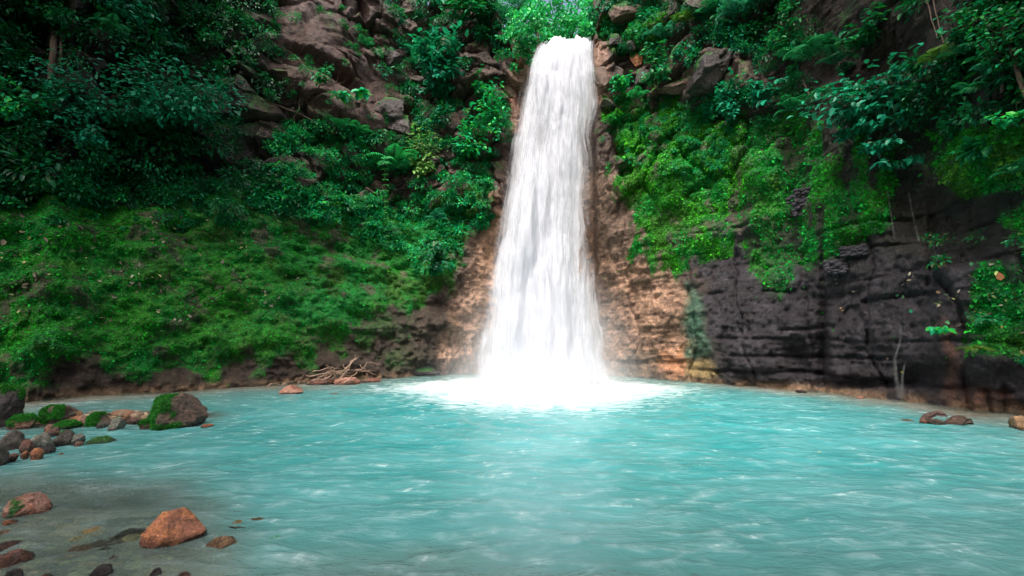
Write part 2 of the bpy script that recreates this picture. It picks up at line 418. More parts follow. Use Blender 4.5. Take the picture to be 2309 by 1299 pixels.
hue2 = sstep(0.25, 0.7, fbm(CP * 0.6, 3, 62)); mc = cmix(mc, (0.05, 0.12, 0.015), hue2 * 0.7)
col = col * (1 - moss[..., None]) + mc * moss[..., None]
MOSSMASK = moss
allV = np.concatenate([CP.reshape(-1, 3), prow.reshape(-1, 3)])
pc = np.empty((NP * NA, 3)); pc[:] = (0.03, 0.05, 0.015)
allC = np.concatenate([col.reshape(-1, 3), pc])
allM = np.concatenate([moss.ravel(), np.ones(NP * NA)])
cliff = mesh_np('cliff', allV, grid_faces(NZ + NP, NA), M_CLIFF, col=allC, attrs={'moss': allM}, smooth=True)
tag(cliff, kind='structure')

def sample(grid, a, z):
    """bilinear look-up of a cliff grid at azimuth (deg) and height"""
    ia = np.clip((a - AZ[0]) / (AZ[-1] - AZ[0]) * (NA - 1), 0, NA - 1.001)
    iz = np.clip((z + 1.5) / (rim_z(a) + 1.5) * (NZ - 1), 0, NZ - 1.001)
    i, j = ia.astype(int), iz.astype(int); fa, fz = ia - i, iz - j
    if grid.ndim == 3: fa, fz = fa[..., None], fz[..., None]
    return (grid[j, i] * (1 - fa) + grid[j, i + 1] * fa) * (1 - fz) + (grid[j + 1, i] * (1 - fa) + grid[j + 1, i + 1] * fa) * fz
def hit(px, py):
    """where the sight line of a pixel meets the cliff: point, normal, moss, ok"""
    px = np.atleast_1d(np.asarray(px, float)); py = np.atleast_1d(np.asarray(py, float))
    d = ray(px, py); a = np.degrees(np.arctan2(d[:, 0], d[:, 1])); m = d[:, 2] / np.hypot(d[:, 0], d[:, 1])
    rbest = np.full(len(px), np.nan); done = np.zeros(len(px), bool)
    for r in np.arange(8, 46, 0.12):
        z = CAMZ + m * r
        inside = (~done) & (z < rim_z(a)) & (z > -1.4) & (r >= sample(Rs, a, z))
        rbest[inside] = r; done |= inside
    r = np.where(done, rbest, 30); z = CAMZ + m * r
    P = np.stack([np.sin(np.radians(a)) * r, np.cos(np.radians(a)) * r, z], -1)
    return P, sample(CN, a, z), sample(MOSSMASK, a, z), done

# ---------------------------------------------------------------- riverbed and water
def bed_height(x, y):
    a = np.degrees(np.arctan2(x, y)); r = np.hypot(x, y)
    toshore = shore_r(np.clip(a, -85, 85)) - r
    z = -1.6 * sstep(0.0, 3.5, toshore) - 0.06
    px, py = project(np.stack([x, y, np.zeros(x.shape)], -1))
    # shallow stony margin at the near left, the gravel bar, the right-hand shelf
    near = sstep(0.9, -2.6, x * 0.9 + 0.3 + (y - 4.0) * 0.50 + 0.8 * fbm(np.stack([x * .5, y * .5, x * 0], -1), 3, 73)) * sstep(10.5, 6.5, y)
    z = np.maximum(z, -1.6 + near * 1.42)
    near2 = sstep(7.2, 4.0, y + 0.25 * np.abs(x + 1)); z = np.maximum(z, -1.6 + near2 * 1.34)
    b = sstep(2.4, 0.0, np.abs((y - 13.0) - (x + 13.5) * 0.30) ) * sstep(-7.6, -10.0, x)
    z = np.maximum(z, -1.6 + b * 1.75)
    sh = sstep(5.2, 0.5, toshore) * sstep(12, 17, x); z = np.maximum(z, -1.6 + sh * 1.5)
    shl = sstep(3.2, 0.3, toshore) * sstep(-6, -9, x); z = np.maximum(z, -1.6 + shl * 1.42)
    z = z + 0.05 * fbm(np.stack([x * 0.9, y * 0.9, x * 0], -1), 4, 70)
    back = sstep(0.5, -9, y); z = z * (1 - back) + back * 1.6
    return z
def axis(lo, hi, fine_lo, fine_hi, step, cstep):
    return np.unique(np.round(np.concatenate([np.arange(lo, fine_lo, cstep), np.arange(fine_lo, fine_hi, step), np.arange(fine_hi, hi + 1e-6, cstep)]), 4))
bx, by = axis(-150, 150, -24, 24, 0.16, 6), axis(-60, 150, 2, 22, 0.12, 3)
X, Y = np.meshgrid(bx, by)
BZ = bed_height(X, Y); BZ = np.where(np.hypot(X, Y) > 40, -2.0, BZ)
bp_ = np.stack([X, Y, BZ], -1)
bn = fbm(np.stack([X * 1.3, Y * 1.3, X * 0], -1), 4, 71); bn2 = fbm(np.stack([X * 4, Y * 4, X * 0], -1), 3, 72)
bc = np.empty(bp_.shape); bc[:] = (0.16, 0.12, 0.075)
bc = cmix(bc, (0.36, 0.16, 0.07), sstep(0.0, 0.6, bn)); bc = cmix(bc, (0.07, 0.065, 0.06), sstep(0.1, 0.5, bn2) * 0.8)
bed = mesh_np('riverbed', bp_.reshape(-1, 3), grid_faces(len(by), len(bx)), M_BED, col=bc.reshape(-1, 3), attrs={'moss': np.zeros(X.size)}, smooth=True)
tag(bed, kind='structure')

FB = ground(1222, 868)                         # foot of the fall
FB[1] = 25.0; FB[0] = (1222 - PW / 2) / F * 25.2
wr = np.concatenate([np.linspace(-3, 2, 10)[:-1], 2 + (np.linspace(0, 1, 620) ** 1.25) * 33])
wxs = np.linspace(-1, 1, 620)
# rows by distance in y, columns fanning out with distance
WYY = np.repeat(wr[:, None], len(wxs), 1)
WXX = wxs[None, :] * (6 + np.maximum(WYY, 0) * 1.35)
wa = np.degrees(np.arctan2(WXX, WYY)); wrr = np.hypot(WXX, WYY)
fx_, fy_ = WXX - FB[0], WYY - FB[1]
fr = np.hypot(fx_, fy_); fth = np.arctan2(fx_, -fy_)
q = np.stack([fth * 9 + 0.35 * fbm(np.stack([WXX * .3, WYY * .3, WXX * 0], -1), 2, 80) * 4, fr * 0.55, WXX * 0], -1)
wz = 0.035 * fbm(q, 3, 81) + 0.030 * fbm(np.stack([WXX * 0.9, WYY * 1.3, WXX * 0], -1), 3, 82)
wz = wz * sstep(0, 5, wrr) + 0.16 * np.exp(-(fr / 3.2) ** 2) * (1 + 0.7 * fbm(np.stack([WXX * 1.4, WYY * 1.4, WXX * 0], -1), 3, 83))
depth = np.clip(0.0 - bed_height(WXX, WYY), 0.0, 3)
# murkiness: how much of the bed the milky water hides (Beer's law)
murk = 1 - np.exp(-np.maximum(depth - 0.02, 0) * 2.4)
ang = fth
edge = 8.2 + 0.9 * fbm(np.stack([fth * 2.2, fth * 0, fth * 0], -1), 3, 84) + 5.0 * np.exp(-((fth + 0.05) / 0.62) ** 2) + 3.6 * np.exp(-((fth + 1.15) / 0.55) ** 2) + 1.4 * np.exp(-((fth - 1.1) / 0.4) ** 2)
foam = sstep(1.08, 0.40, fr / np.maximum(edge, 1))
silt = sstep(4.8, 0.6, shore_r(np.clip(wa, -85, 85)) - wrr + 0.8 * fbm(np.stack([WXX * .4, WYY * .6, WXX * 0], -1), 3, 86)) * 0.9 * sstep(7.5, 11, np.abs(fx_)) + 0.55 * sstep(0.95, 0.12, depth + 0.15 * fbm(np.stack([WXX * .6, WYY * .9, WXX * 0], -1), 4, 85)) * sstep(22, 15, wrr)
silt = np.clip(silt, 0, 1)
WV = np.stack([WXX, WYY, wz], -1)

def water_material():
    m, nt, out = mat_new('pool_water'); b = NB(nt)
    uv = b.n('ShaderNodeUVMap', uv_map='UVMap').outputs[0]
    pos = b.n('ShaderNodeNewGeometry').outputs['Position']
    at = lambda n: b.n('ShaderNodeAttribute', attribute_name=n).outputs['Fac']
    murk, foam, silt, dist = at('murk'), at('foam'), at('silt'), at('dist')
    w1 = b.n('ShaderNodeMapping', {'Vector': pos, 'Scale': (0.30, 0.45, 1)}).outputs[0]
    big = b.noise(w1, 1.0, 4.0, 0.6, 0.6)
    c = b.mix(b.ramp(big, 0.35, 0.68), (0.026, 0.285, 0.300), (0.085, 0.365, 0.385))
    c = b.mix(b.ramp(dist, 4.0, 14.0), c, (0.090, 0.195, 0.188))  # greyer rim: sky reflection and lens vignette painted into the colour
    c = b.mix(b.math('MULTIPLY', silt, 0.85), c, (0.25, 0.21, 0.16))
    sx_ = b.n('ShaderNodeSeparateXYZ', {0: uv}).outputs[0]
    side = b.ramp(b.math('ABSOLUTE', sx_), 0.15, 0.6, 0.15, 1.0)
    # foam threads drawn out along the current
    s1 = b.n('ShaderNodeMapping', {'Vector': uv, 'Scale': (30, 0.75, 1)}).outputs[0]
    st = b.noise(s1, 1.0, 5.0, 0.6, 0.6)
    s2 = b.n('ShaderNodeMapping', {'Vector': uv, 'Scale': (110, 1.4, 1)}).outputs[0]
    st2 = b.noise(s2, 1.0, 4.0, 0.6, 0.4)
    s3 = b.n('ShaderNodeMapping', {'Vector': pos, 'Scale': (0.8, 2.0, 1)}).outputs[0]
    st3 = b.noise(s3, 2.0, 5.0, 0.62, 0.5)
    patch = b.ramp(b.noise(pos, 0.8, 4.0, 0.6), 0.38, 0.64)
    th = b.math('MULTIPLY', b.ramp(st, 0.46, 0.76), b.ramp(st2, 0.34, 0.72))
    th = b.math('MULTIPLY', th, side)
    th3 = b.math('MULTIPLY', b.ramp(st3, 0.50, 0.80), b.ramp(st2, 0.34, 0.7))
    th = b.math('MULTIPLY', b.math('ADD', th, b.math('MULTIPLY', th3, 0.95)), b.math('ADD', b.math('MULTIPLY', patch, 1.0), 0.22), clamp=True)
    rip = b.math('MULTIPLY', b.ramp(st3, 0.42, 0.70), b.ramp(b.noise(pos, 3.2, 4.0, 0.6), 0.3, 0.7))
    c = b.mix(b.math('MULTIPLY', rip, 0.34), c, (0.42, 0.62, 0.66))  # ripple lightness painted in as pale aqua
    # plunge foam
    ff = b.math('ADD', foam, b.math('MULTIPLY', b.math('SUBTRACT', st3, 0.5), 1.9))
    ff = b.math('MULTIPLY', b.ramp(ff, 0.30, 1.25), b.ramp(foam, 0.0, 0.25))
    fo = b.math('MAXIMUM', ff, b.math('MULTIPLY', th, 0.34))
    c = b.mix(fo, c, (0.80, 0.86, 0.90))
    hgt = b.math('ADD', b.math('MULTIPLY', b.math('MULTIPLY', st, side), 0.35), b.math('ADD', b.math('MULTIPLY', st3, 0.8), b.math('MULTIPLY', st2, 0.12)))
    bp = b.n('ShaderNodeBump', {'Height': hgt, 'Strength': 0.42, 'Distance': 0.2}).outputs[0]
    p = b.n('ShaderNodeBsdfPrincipled', {'Base Color': c, 'Roughness': b.math('ADD', b.math('MULTIPLY', fo, 0.5), 0.22), 'Normal': bp, 'IOR': 1.33})
    tr = b.n('ShaderNodeBsdfTransparent', {'Color': (0.80, 0.93, 0.90, 1)})
    al = b.math('MAXIMUM', murk, b.math('MULTIPLY', fo, 0.9))
    al = b.math('ADD', b.math('MULTIPLY', al, 0.95), 0.05, clamp=True)
    mx = b.n('ShaderNodeMixShader', {0: al, 1: tr.outputs[0], 2: p.outputs[0]})
    b.link(mx.outputs[0], out.inputs[0])
    return m
uvw = np.stack([fth, fr], -1).reshape(-1, 2)
water = mesh_np('water', WV.reshape(-1, 3), grid_faces(len(wr), len(wxs)), water_material(), uv=uvw,
                attrs={'murk': murk, 'foam': foam, 'silt': silt, 'dist': np.hypot((WXX - 1.5) * 0.75, WYY - 15.0)}, smooth=True)
tag(water, kind='structure')

# ---------------------------------------------------------------- waterfall
def fall_material(name, thr, dens, sx=9.0, edge=True):
    m, nt, out = mat_new(name); b = NB(nt)
    uv = b.n('ShaderNodeUVMap', uv_map='UVMap').outputs[0]
    cov = b.n('ShaderNodeAttribute', attribute_name='cover').outputs['Fac']
    mp = b.n('ShaderNodeMapping', {'Vector': uv, 'Scale': (sx, 3.2, 1)}).outputs[0]
    n1 = b.noise(mp, 1.0, 6.0, 0.62, 0.5)
    mp2 = b.n('ShaderNodeMapping', {'Vector': uv, 'Scale': (sx * 7, 2.6, 1), 'Location': (3, 7, 0)}).outputs[0]
    n2 = b.noise(mp2, 1.0, 4.0, 0.6, 0.2)
    mp3 = b.n('ShaderNodeMapping', {'Vector': uv, 'Scale': (sx * 2.6, 9.0, 1), 'Location': (1, 2, 0)}).outputs[0]
    n3 = b.noise(mp3, 1.0, 7.0, 0.7, 0.8)
    s = b.math('ADD', b.math('MULTIPLY', n1, 0.5), b.math('ADD', b.math('MULTIPLY', n2, 0.25), b.math('MULTIPLY', n3, 0.25)))
    a = b.ramp(b.math('ADD', s, b.math('MULTIPLY', b.math('SUBTRACT', cov, 0.5), 0.55)), thr, thr + 0.30, 0.0, dens)
    a = b.math('MULTIPLY', a, b.ramp(cov, 0.0, 0.32), clamp=True)
    hgt = b.math('ADD', n1, b.math('ADD', b.math('MULTIPLY', n3, 0.5), b.math('MULTIPLY', n2, 0.3)))
    bp = b.n('ShaderNodeBump', {'Height': hgt, 'Strength': 0.22, 'Distance': 0.25}).outputs[0]
    d = b.n('ShaderNodeBsdfDiffuse', {'Color': (0.60, 0.63, 0.70, 1), 'Normal': bp})
    t = b.n('ShaderNodeBsdfTranslucent', {'Color': (0.90, 0.92, 0.96, 1)})
    ds = b.n('ShaderNodeMixShader', {0: 0.35, 1: d.outputs[0], 2: t.outputs[0]})
    tr = b.n('ShaderNodeBsdfTransparent')
    mx = b.n('ShaderNodeMixShader', {0: a, 1: tr.outputs[0], 2: ds.outputs[0]})
    b.link(mx.outputs[0], out.inputs[0])
    return m
# edges of the fall by height in the photograph
FY = np.array([86, 100, 130, 220, 300, 400, 500, 600, 700, 800, 850, 876])
FL = np.array([1212, 1200, 1186, 1168, 1152, 1136, 1112, 1095, 1080, 1068, 1056, 1046])
FR = np.array([1345, 1350, 1352, 1350, 1350, 1354, 1354, 1358, 1366, 1376, 1388, 1398])
def fall_sheet(name, off, mat, l=0.0, r=1.0, seed=0, y0=86, grow=0.0, core=0.5, parent=None, amp=0.35):
    nu, nv = 130, 420
    U, V_ = np.meshgrid(np.linspace(l - grow, r + grow, nu), np.linspace(0, 1, nv))
    py = y0 + (876 - y0) * V_
    px = np.interp(py, FY, FL) * (1 - U) + np.interp(py, FY, FR) * U
    # the water leaves the lip and falls slightly forward of the rock
    dep = np.interp(V_, [0, 0.03, 0.10, 0.3, 0.6, 1.0], [29.6, 28.8, 28.3, 27.6, 26.6, 25.4]) - off
    dep = dep - 0.8 * np.sin(np.pi * np.clip(U, 0, 1)) * (0.4 + V_)
    d = ray(px, py)
    P = d / d[..., 1:2] * dep[..., None] + np.array([0, 0, CAMZ])
    lipn = fbm(np.stack([U * 7 + seed, U * 0, U * 0], -1), 4, 95 + seed)
    P[..., 2] += (0.45 * lipn - 0.15) * np.exp(-(V_ / 0.05) ** 2)
    P[..., 0] += 0.18 * fbm(np.stack([P[..., 2] * .45, P[..., 2] * 0 + seed, (U > .5) * 5.0], -1), 4, 97) * np.abs(U - .5) * 2
    n = fbm(np.stack([P[..., 0] * 1.1, P[..., 2] * 0.22, np.full(U.shape, seed * 3.3)], -1), 4, 90 + seed)
    P[..., 1] -= amp * n * sstep(0.0, 0.1, V_)
    P[..., 2] = np.maximum(P[..., 2], -0.1)
    e = np.minimum(U - (l - grow), (r + grow) - U) / max(1e-6, (r - l) * core)
    cover = np.clip(e, 0, 1) ** 0.8
    cover = cover * (1 - 0.0 * V_)
    # thinner curtain on the right-hand side, as the rock shows through there
    thinr = 0.55 * np.exp(-((U - 0.82) / 0.15) ** 2) * sstep(0.12, 0.35, V_) * sstep(0.80, 0.60, V_)
    thinr = thinr + 0.6 * np.exp(-((U - 0.35) / 0.12) ** 2 - ((V_ - 0.27) / 0.10) ** 2) + 0.45 * np.exp(-((U - 0.55) / 0.10) ** 2 - ((V_ - 0.45) / 0.10) ** 2)
    cover = np.clip(cover - 0.6 * thinr, 0, 1)
    o = mesh_np(name, P.reshape(-1, 3), grid_faces(nv, nu), mat, parent=parent, smooth=True,
                uv=np.stack([U, V_], -1).reshape(-1, 2), attrs={'cover': cover})
    return o
fall = empty('waterfall', (0, 0, 0))
tag(fall, 'tall white waterfall plunging from the notch in the cliff into the turquoise pool', 'waterfall')
fall_sheet('water_sheet', 0.0, fall_material('fall_back', 0.36, 1.0, 7), 0.02, 0.98, 1, 86, 0.05, 0.30, fall, 0.3)
fall_sheet('water_veil', 0.45, fall_material('fall_mid', 0.50, 0.8, 10), 0.0, 1.0, 2, 88, 0.09, 0.36, fall, 0.45)
fall_sheet('water_veil', 0.9, fall_material('fall_front', 0.52, 0.7, 14), -0.02, 1.0, 3, 90, 0.13, 0.42, fall, 0.5)

# ---------------------------------------------------------------- spray at the foot of the fall
def mist_material(name, dens, cx, cy_, cz, sx, sy, sz):
    m, nt, out = mat_new(name); b = NB(nt)
    pos = b.n('ShaderNodeNewGeometry').outputs['Position']
    v = b.n('ShaderNodeVectorMath', {0: pos, 1: (cx, cy_, cz)}, operation='SUBTRACT').outputs[0]
    v = b.n('ShaderNodeVectorMath', {0: v, 1: (1 / sx, 1 / sy, 1 / sz)}, operation='MULTIPLY').outputs[0]
    l = b.n('ShaderNodeVectorMath', {0: v}, operation='LENGTH').outputs['Value']
    f = b.math('POWER', b.ramp(l, 1.0, 0.0, 0.0, 1.0), 1.8)
    n = b.noise(pos, 0.5, 3.0, 0.6)
    f = b.math('MULTIPLY', b.math('MULTIPLY', f, b.ramp(n, 0.3, 0.7, 0.35, 1.3)), dens)
    vo = b.n('ShaderNodeVolumePrincipled', {'Color': (0.96, 0.97, 1, 1), 'Density': f, 'Anisotropy': 0.1})
    b.link(vo.outputs[0], out.inputs[1])
    return m
def ellipsoid(name, c, s, mat, n=24):
    th, ph = np.meshgrid(np.linspace(0, np.pi, n), np.linspace(0, 2 * np.pi, n * 2))
    P = np.stack([c[0] + s[0] * np.sin(th) * np.cos(ph), c[1] + s[1] * np.sin(th) * np.sin(ph), c[2] + s[2] * np.cos(th)], -1)
    P[..., 2] = np.maximum(P[..., 2], 0.25)
    o = mesh_np(name, P.reshape(-1, 3), grid_faces(n * 2, n), mat)
    return o
mc_ = (FB[0] + 0.1, 25.0, 0.6)
mist = ellipsoid('spray_mist', mc_, (7.4, 4.9, 8.5), mist_material('spray_mist', 0.42, mc_[0], mc_[1], mc_[2], 7.3, 4.8, 8.3))
tag(mist, kind='stuff', label='white spray mist drifting at the foot of the waterfall')
lm = (FB[0], 22.5, 0.3)
mist2 = ellipsoid('spray_mist', lm, (9.5, 7.5, 2.6), mist_material('low_mist', 0.10, lm[0], lm[1], lm[2], 9.3, 7.3, 2.5))
tag(mist2, kind='stuff', label='low mist spreading over the foam around the foot of the waterfall')

# ---------------------------------------------------------------- leaves
LEAF_V = np.array([(0, 0, 0), (.30, .23, .07), (.68, .19, .04), (1, 0, -.12), (.68, -.19, .04), (.30, -.23, .07)])
LEAF_F = np.array([(0, 1, 2, 3), (0, 3, 4, 5)])
BLADE_V = np.array([(0, .10, 0), (0, -.10, 0), (1, 0, 0)]); BLADE_F = np.array([(0, 1, 2)])
def frames(x, n):
    x = norm(x); z = norm(n - (n * x).sum(-1, keepdims=True) * x); y = np.cross(z, x)
    return x, y, z
def scatter(tv, tf, o, x, n, s, col, wid=None):
    x, y, z = frames(x, n); s = np.asarray(s)[:, None, None]
    wd = s if wid is None else s * np.asarray(wid)[:, None, None]
    V = o[:, None, :] + tv[None, :, 0:1] * s * x[:, None] + tv[None, :, 1:2] * wd * y[:, None] + tv[None, :, 2:3] * s * z[:, None]
    F_ = (tf[None] + (np.arange(len(o)) * len(tv))[:, None, None]).reshape(-1, tf.shape[1])
    return V.reshape(-1, 3), F_, np.repeat(col, len(tv), 0)
def rnd(n): return norm(rng.normal(size=(n, 3)))
def merge(parts):
    V, Fs, Cc, c = [], {}, [], 0
    for v, f, cc in parts:
        V.append(v); Cc.append(cc); Fs.setdefault(f.shape[1], []).append(f + c); c += len(v)
    return np.concatenate(V), [np.concatenate(a) for a in Fs.values()], np.concatenate(Cc)
def palette(n, cols, spread=0.25):
    cols = np.array(cols) * np.array([1.0, 1.4, 1.25]); k = rng.integers(0, len(cols), n)
    return np.clip(cols[k] * rng.uniform(1 - spread, 1 + spread, (n, 1)) * rng.uniform(0.92, 1.08, (n, 3)), 0, 1)
G_DARK = [(0.002, 0.055, 0.025), (0.003, 0.075, 0.028), (0.002, 0.085, 0.042), (0.006, 0.09, 0.020)]  # for the dim zones: shade put into the leaf colour
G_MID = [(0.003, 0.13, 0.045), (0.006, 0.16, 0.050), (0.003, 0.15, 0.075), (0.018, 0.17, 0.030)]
G_LIT = [(0.004, 0.27, 0.10), (0.008, 0.32, 0.11), (0.035, 0.30, 0.04), (0.004, 0.24, 0.12)]  # for the bright zones: light put into the leaf colour
G_TEAL = [(0.006, 0.17, 0.105), (0.010, 0.21, 0.13), (0.004, 0.13, 0.075)]
def bush_leaves(c, out, r, nl, size, pal, droop=0.55, squash=0.7):
    n = len(c); k = np.repeat(np.arange(n), nl)
    d = rnd(len(k)); oo = out[k]
    d = np.where((d * oo).sum(-1, keepdims=True) < -0.15, -d, d)
    rr = r[k][:, None] * rng.uniform(0.35, 1.05, (len(k), 1))
    o = c[k] + d * rr * np.array([1, 1, squash]) + oo * r[k][:, None] * 0.15
    up = np.array([0, 0, 1.0])
    x = d * 0.8 + oo * 0.3 - up * droop + rnd(len(k)) * 0.55
    nn = up * 0.75 + oo * 0.65 + rnd(len(k)) * 0.5
    tone = np.repeat(rng.uniform(0.45, 1.35, n), nl)[:, None]
    cc = np.clip(palette(len(k), pal) * tone, 0, 1)
    return scatter(LEAF_V, LEAF_F, o, x, nn, size[k] * rng.uniform(0.6, 1.25, len(k)), cc)
def pts_in(poly, n, fringe=25):
    P = np.array(poly); x0, y0 = P.min(0) - fringe; x1, y1 = P.max(0) + fringe
    px = rng.uniform(x0, x1, n * 4); py = rng.uniform(y0, y1, n * 4)
    sdv = polysd(px, py, poly) + fringe * 1.4 * fbm(np.stack([px / 60, py / 60, px * 0], -1), 3, 5)
    ok = sdv > 0
    return px[ok][:n], py[ok][:n]
HOLLOWS = [[(1840, -30), (2010, -30), (2010, 50), (1840, 50)], [(1890, 300), (2080, 200), (2110, 330), (2080, 430), (1900, 430)], [(1990, 30), (2150, 10), (2290, 0), (2240, 60), (2130, 110), (2030, 130)], [(2030, 290), (2110, 300), (2100, 420), (1900, 420), (1900, 330)], [(400, 345), (540, 345), (560, 390), (400, 400)],
           [(140, 110), (180, 110), (190, 200), (150, 200)], [(1050, 170), (1090, 170), (1070, 290), (1020, 280)], [(1590, 130), (1680, 120), (1660, 210), (1550, 210)], [(1860, 190), (1950, 160), (1940, 215), (1850, 230)], [(640, 60), (760, 30), (790, 140), (650, 130)], [(680, 200), (860, 280), (840, 310), (670, 240)]]
def undergrowth(label, poly, n, r0, r1, nl, s0, s1, pal, cn=0.0, scale=120, bare=0.0, off=0.0, seed=0):
    px, py = pts_in(poly, n)
    for hq in HOLLOWS:
        k = polysd(px, py, hq) < rng.normal(size=len(px)) * 8
        px, py = px[k], py[k]
    if cn > 0:
        k = fbm(np.stack([px / scale, py / scale, px * 0 + seed], -1), 3, 15) + rng.normal(size=len(px)) * 0.15 > -1 + 2 * cn - 0.5 * 0
        px, py = px[k], py[k]
    P, N, m, ok = hit(px, py); P, N = P[ok], N[ok]
    out = norm(N * np.array([1, 1, 0.6]) + np.array([0, 0, 0.15]))
    r = rng.uniform(r0, r1, len(P)) ** 1.0
    lump = fbm(P * 0.35, 3, 33 + seed)
    c = P + out * (r * 0.3 + off + np.maximum(0, lump)[:] * 0.9)[:, None]
    sz = rng.uniform(s0, s1, len(P)) * np.where(rng.random(len(P)) < 0.15, 1.5, 1.0)
    V, Fc, Cc = bush_leaves(c, out, r, nl, sz, pal)
    o = mesh_np('undergrowth', V, Fc, M_LEAF, col=Cc)
    return tag(o, kind='stuff', label=label)
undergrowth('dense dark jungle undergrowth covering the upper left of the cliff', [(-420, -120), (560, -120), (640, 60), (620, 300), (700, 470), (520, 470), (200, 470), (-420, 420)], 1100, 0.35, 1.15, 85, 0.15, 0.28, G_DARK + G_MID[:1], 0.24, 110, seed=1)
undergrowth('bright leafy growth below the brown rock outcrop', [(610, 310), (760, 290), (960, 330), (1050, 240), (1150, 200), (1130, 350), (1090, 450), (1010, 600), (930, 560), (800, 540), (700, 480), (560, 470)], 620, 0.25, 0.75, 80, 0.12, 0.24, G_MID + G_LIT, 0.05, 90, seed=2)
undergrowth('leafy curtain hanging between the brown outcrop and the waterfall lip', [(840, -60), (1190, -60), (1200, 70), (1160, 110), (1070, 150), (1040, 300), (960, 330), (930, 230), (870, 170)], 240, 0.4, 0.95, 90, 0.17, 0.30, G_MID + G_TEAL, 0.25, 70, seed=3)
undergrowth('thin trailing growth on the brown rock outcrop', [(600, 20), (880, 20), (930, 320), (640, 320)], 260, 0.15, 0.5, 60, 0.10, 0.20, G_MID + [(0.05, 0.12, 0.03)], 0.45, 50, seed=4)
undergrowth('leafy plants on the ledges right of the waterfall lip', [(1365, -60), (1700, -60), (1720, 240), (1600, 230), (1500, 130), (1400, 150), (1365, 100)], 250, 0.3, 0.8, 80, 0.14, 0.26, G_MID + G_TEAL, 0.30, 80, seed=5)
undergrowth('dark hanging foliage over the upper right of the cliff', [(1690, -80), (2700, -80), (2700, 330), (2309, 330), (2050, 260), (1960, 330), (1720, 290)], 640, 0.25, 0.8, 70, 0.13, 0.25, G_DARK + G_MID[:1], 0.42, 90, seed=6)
undergrowth('small leafy growth on the mossy shoulder right of the waterfall', [(1370, 220), (1640, 230), (1640, 420), (1500, 380), (1390, 330)], 340, 0.10, 0.28, 45, 0.07, 0.13, G_MID + G_LIT[:1], 0.35, 70, seed=7)
undergrowth('small creeping leaves along the top of the mossy left bank', [(-420, 430), (300, 430), (600, 440), (700, 500), (300, 500), (-420, 520)], 300, 0.1, 0.35, 45, 0.09, 0.16, G_DARK + G_MID, 0.35, 90, seed=8)
undergrowth('scattered small plants in the lower right bank', [(2080, 560), (2700, 480), (2700, 860), (2330, 830), (2160, 760), (2050, 660)], 60, 0.12, 0.40, 45, 0.09, 0.17, G_MID + [(0.12, 0.08, 0.03)], 0.35, 70, seed=9)

# moss: short tufts wherever the rock carries moss
def moss_tufts(label, x0, x1, y0, y1, n, ln, cols, thr=0.35):
    px = rng.uniform(x0, x1, n); py = rng.uniform(y0, y1, n)
    P, N, m, ok = hit(px, py)
    ok &= m > thr + rng.normal(size=n) * 0.12
    P, N, px = P[ok], N[ok], px[ok]; k = len(P)
    x = N * 0.8 + rnd(k) * 0.8 - np.array([0, 0, 0.45])
    hue = fbm(P * 0.7, 3, 64)[:, None]
    c1, c2, c3 = [np.array(c) for c in cols]
    cc = c1 * (1 - sstep(-0.4, 0.5, hue)) + c2 * sstep(-0.4, 0.5, hue)
    h3 = 0.8 * sstep(0.35, 0.75, fbm(P * 0.5 + 9, 3, 66))[:, None]; cc = cc * (1 - h3) + c3 * h3
    cc = np.clip(cc * rng.uniform(0.6, 1.35, (k, 1)) * (0.8 + 0.35 * sstep(-.5, .6, fbm(P * 1.3, 3, 67)))[:, None], 0, 1)
    s = ln * rng.uniform(0.6, 1.6, k) * np.linalg.norm(P, axis=1) / 22
    V, Fc, Cc = scatter(BLADE_V * np.array([1, 3.2, 1]), BLADE_F, P, x, rnd(k), s, cc)
    V2, F2, C2 = scatter(LEAF_V * np.array([1, 1.4, 1]), LEAF_F, P[::24] + N[::24] * 0.03, x[::24], N[::24] + rnd(len(P[::24])) * 0.5, s[::24] * 1.3, cc[::24] * 1.25)
    V, Fs, Cc = merge([(V, Fc, Cc), (V2, F2, C2)])
    return tag(mesh_np('moss', V, Fs, M_MOSS, col=Cc), kind='stuff', label=label)
MC = [(0.004, 0.29, 0.040), (0.018, 0.34, 0.018), (0.070, 0.19, 0.012)]
moss_tufts('thick green moss blanketing the left bank', -400, 1130, 330, 870, 520000, 0.052, MC)
moss_tufts('bright green moss hanging on the rock right of the waterfall', 1340, 1680, 0, 640, 190000, 0.065, [(0.006, 0.30, 0.040), (0.060, 0.42, 0.014), (0.060, 0.20, 0.014)])
moss_tufts('dark green moss streaks on the far right cliff', 1680, 2700, 240, 840, 130000, 0.09, MC)

# leaf litter lying on the banks
def litter(label, poly, n, s, cn=0.4):
    px, py = pts_in(poly, n)
    k = fbm(np.stack([px / 50, py / 25, px * 0], -1), 3, 17) > cn * rng.random(len(px)) * 1.2 - 0.0
    P, N, m, ok = hit(px[k], py[k]); P, N = P[ok], N[ok]; k = len(P)
    cc = palette(k, [(0.22, 0.14, 0.12), (0.16, 0.10, 0.085), (0.30, 0.22, 0.17), (0.10, 0.06, 0.05), (0.35, 0.28, 0.12)])
    V, Fc, Cc = scatter(LEAF_V, LEAF_F, P + N * 0.13, rnd(k) + N * 0.1, N + rnd(k) * 0.5, s * rng.uniform(0.5, 1.4, k), cc)
    return tag(mesh_np('leaf_litter', V, Fc, M_DRY, col=Cc), kind='stuff', label=label)
litter('dead brown leaves caught on the mossy left bank', [(-200, 480), (640, 480), (720, 620), (640, 720), (300, 700), (-200, 700)], 2400, 0.19, 0.9)
litter('dead leaves scattered on the dark right bank', [(1860, 600), (2200, 600), (2500, 560), (2500, 780), (2150, 760), (1900, 720)], 800, 0.15, 0.8)

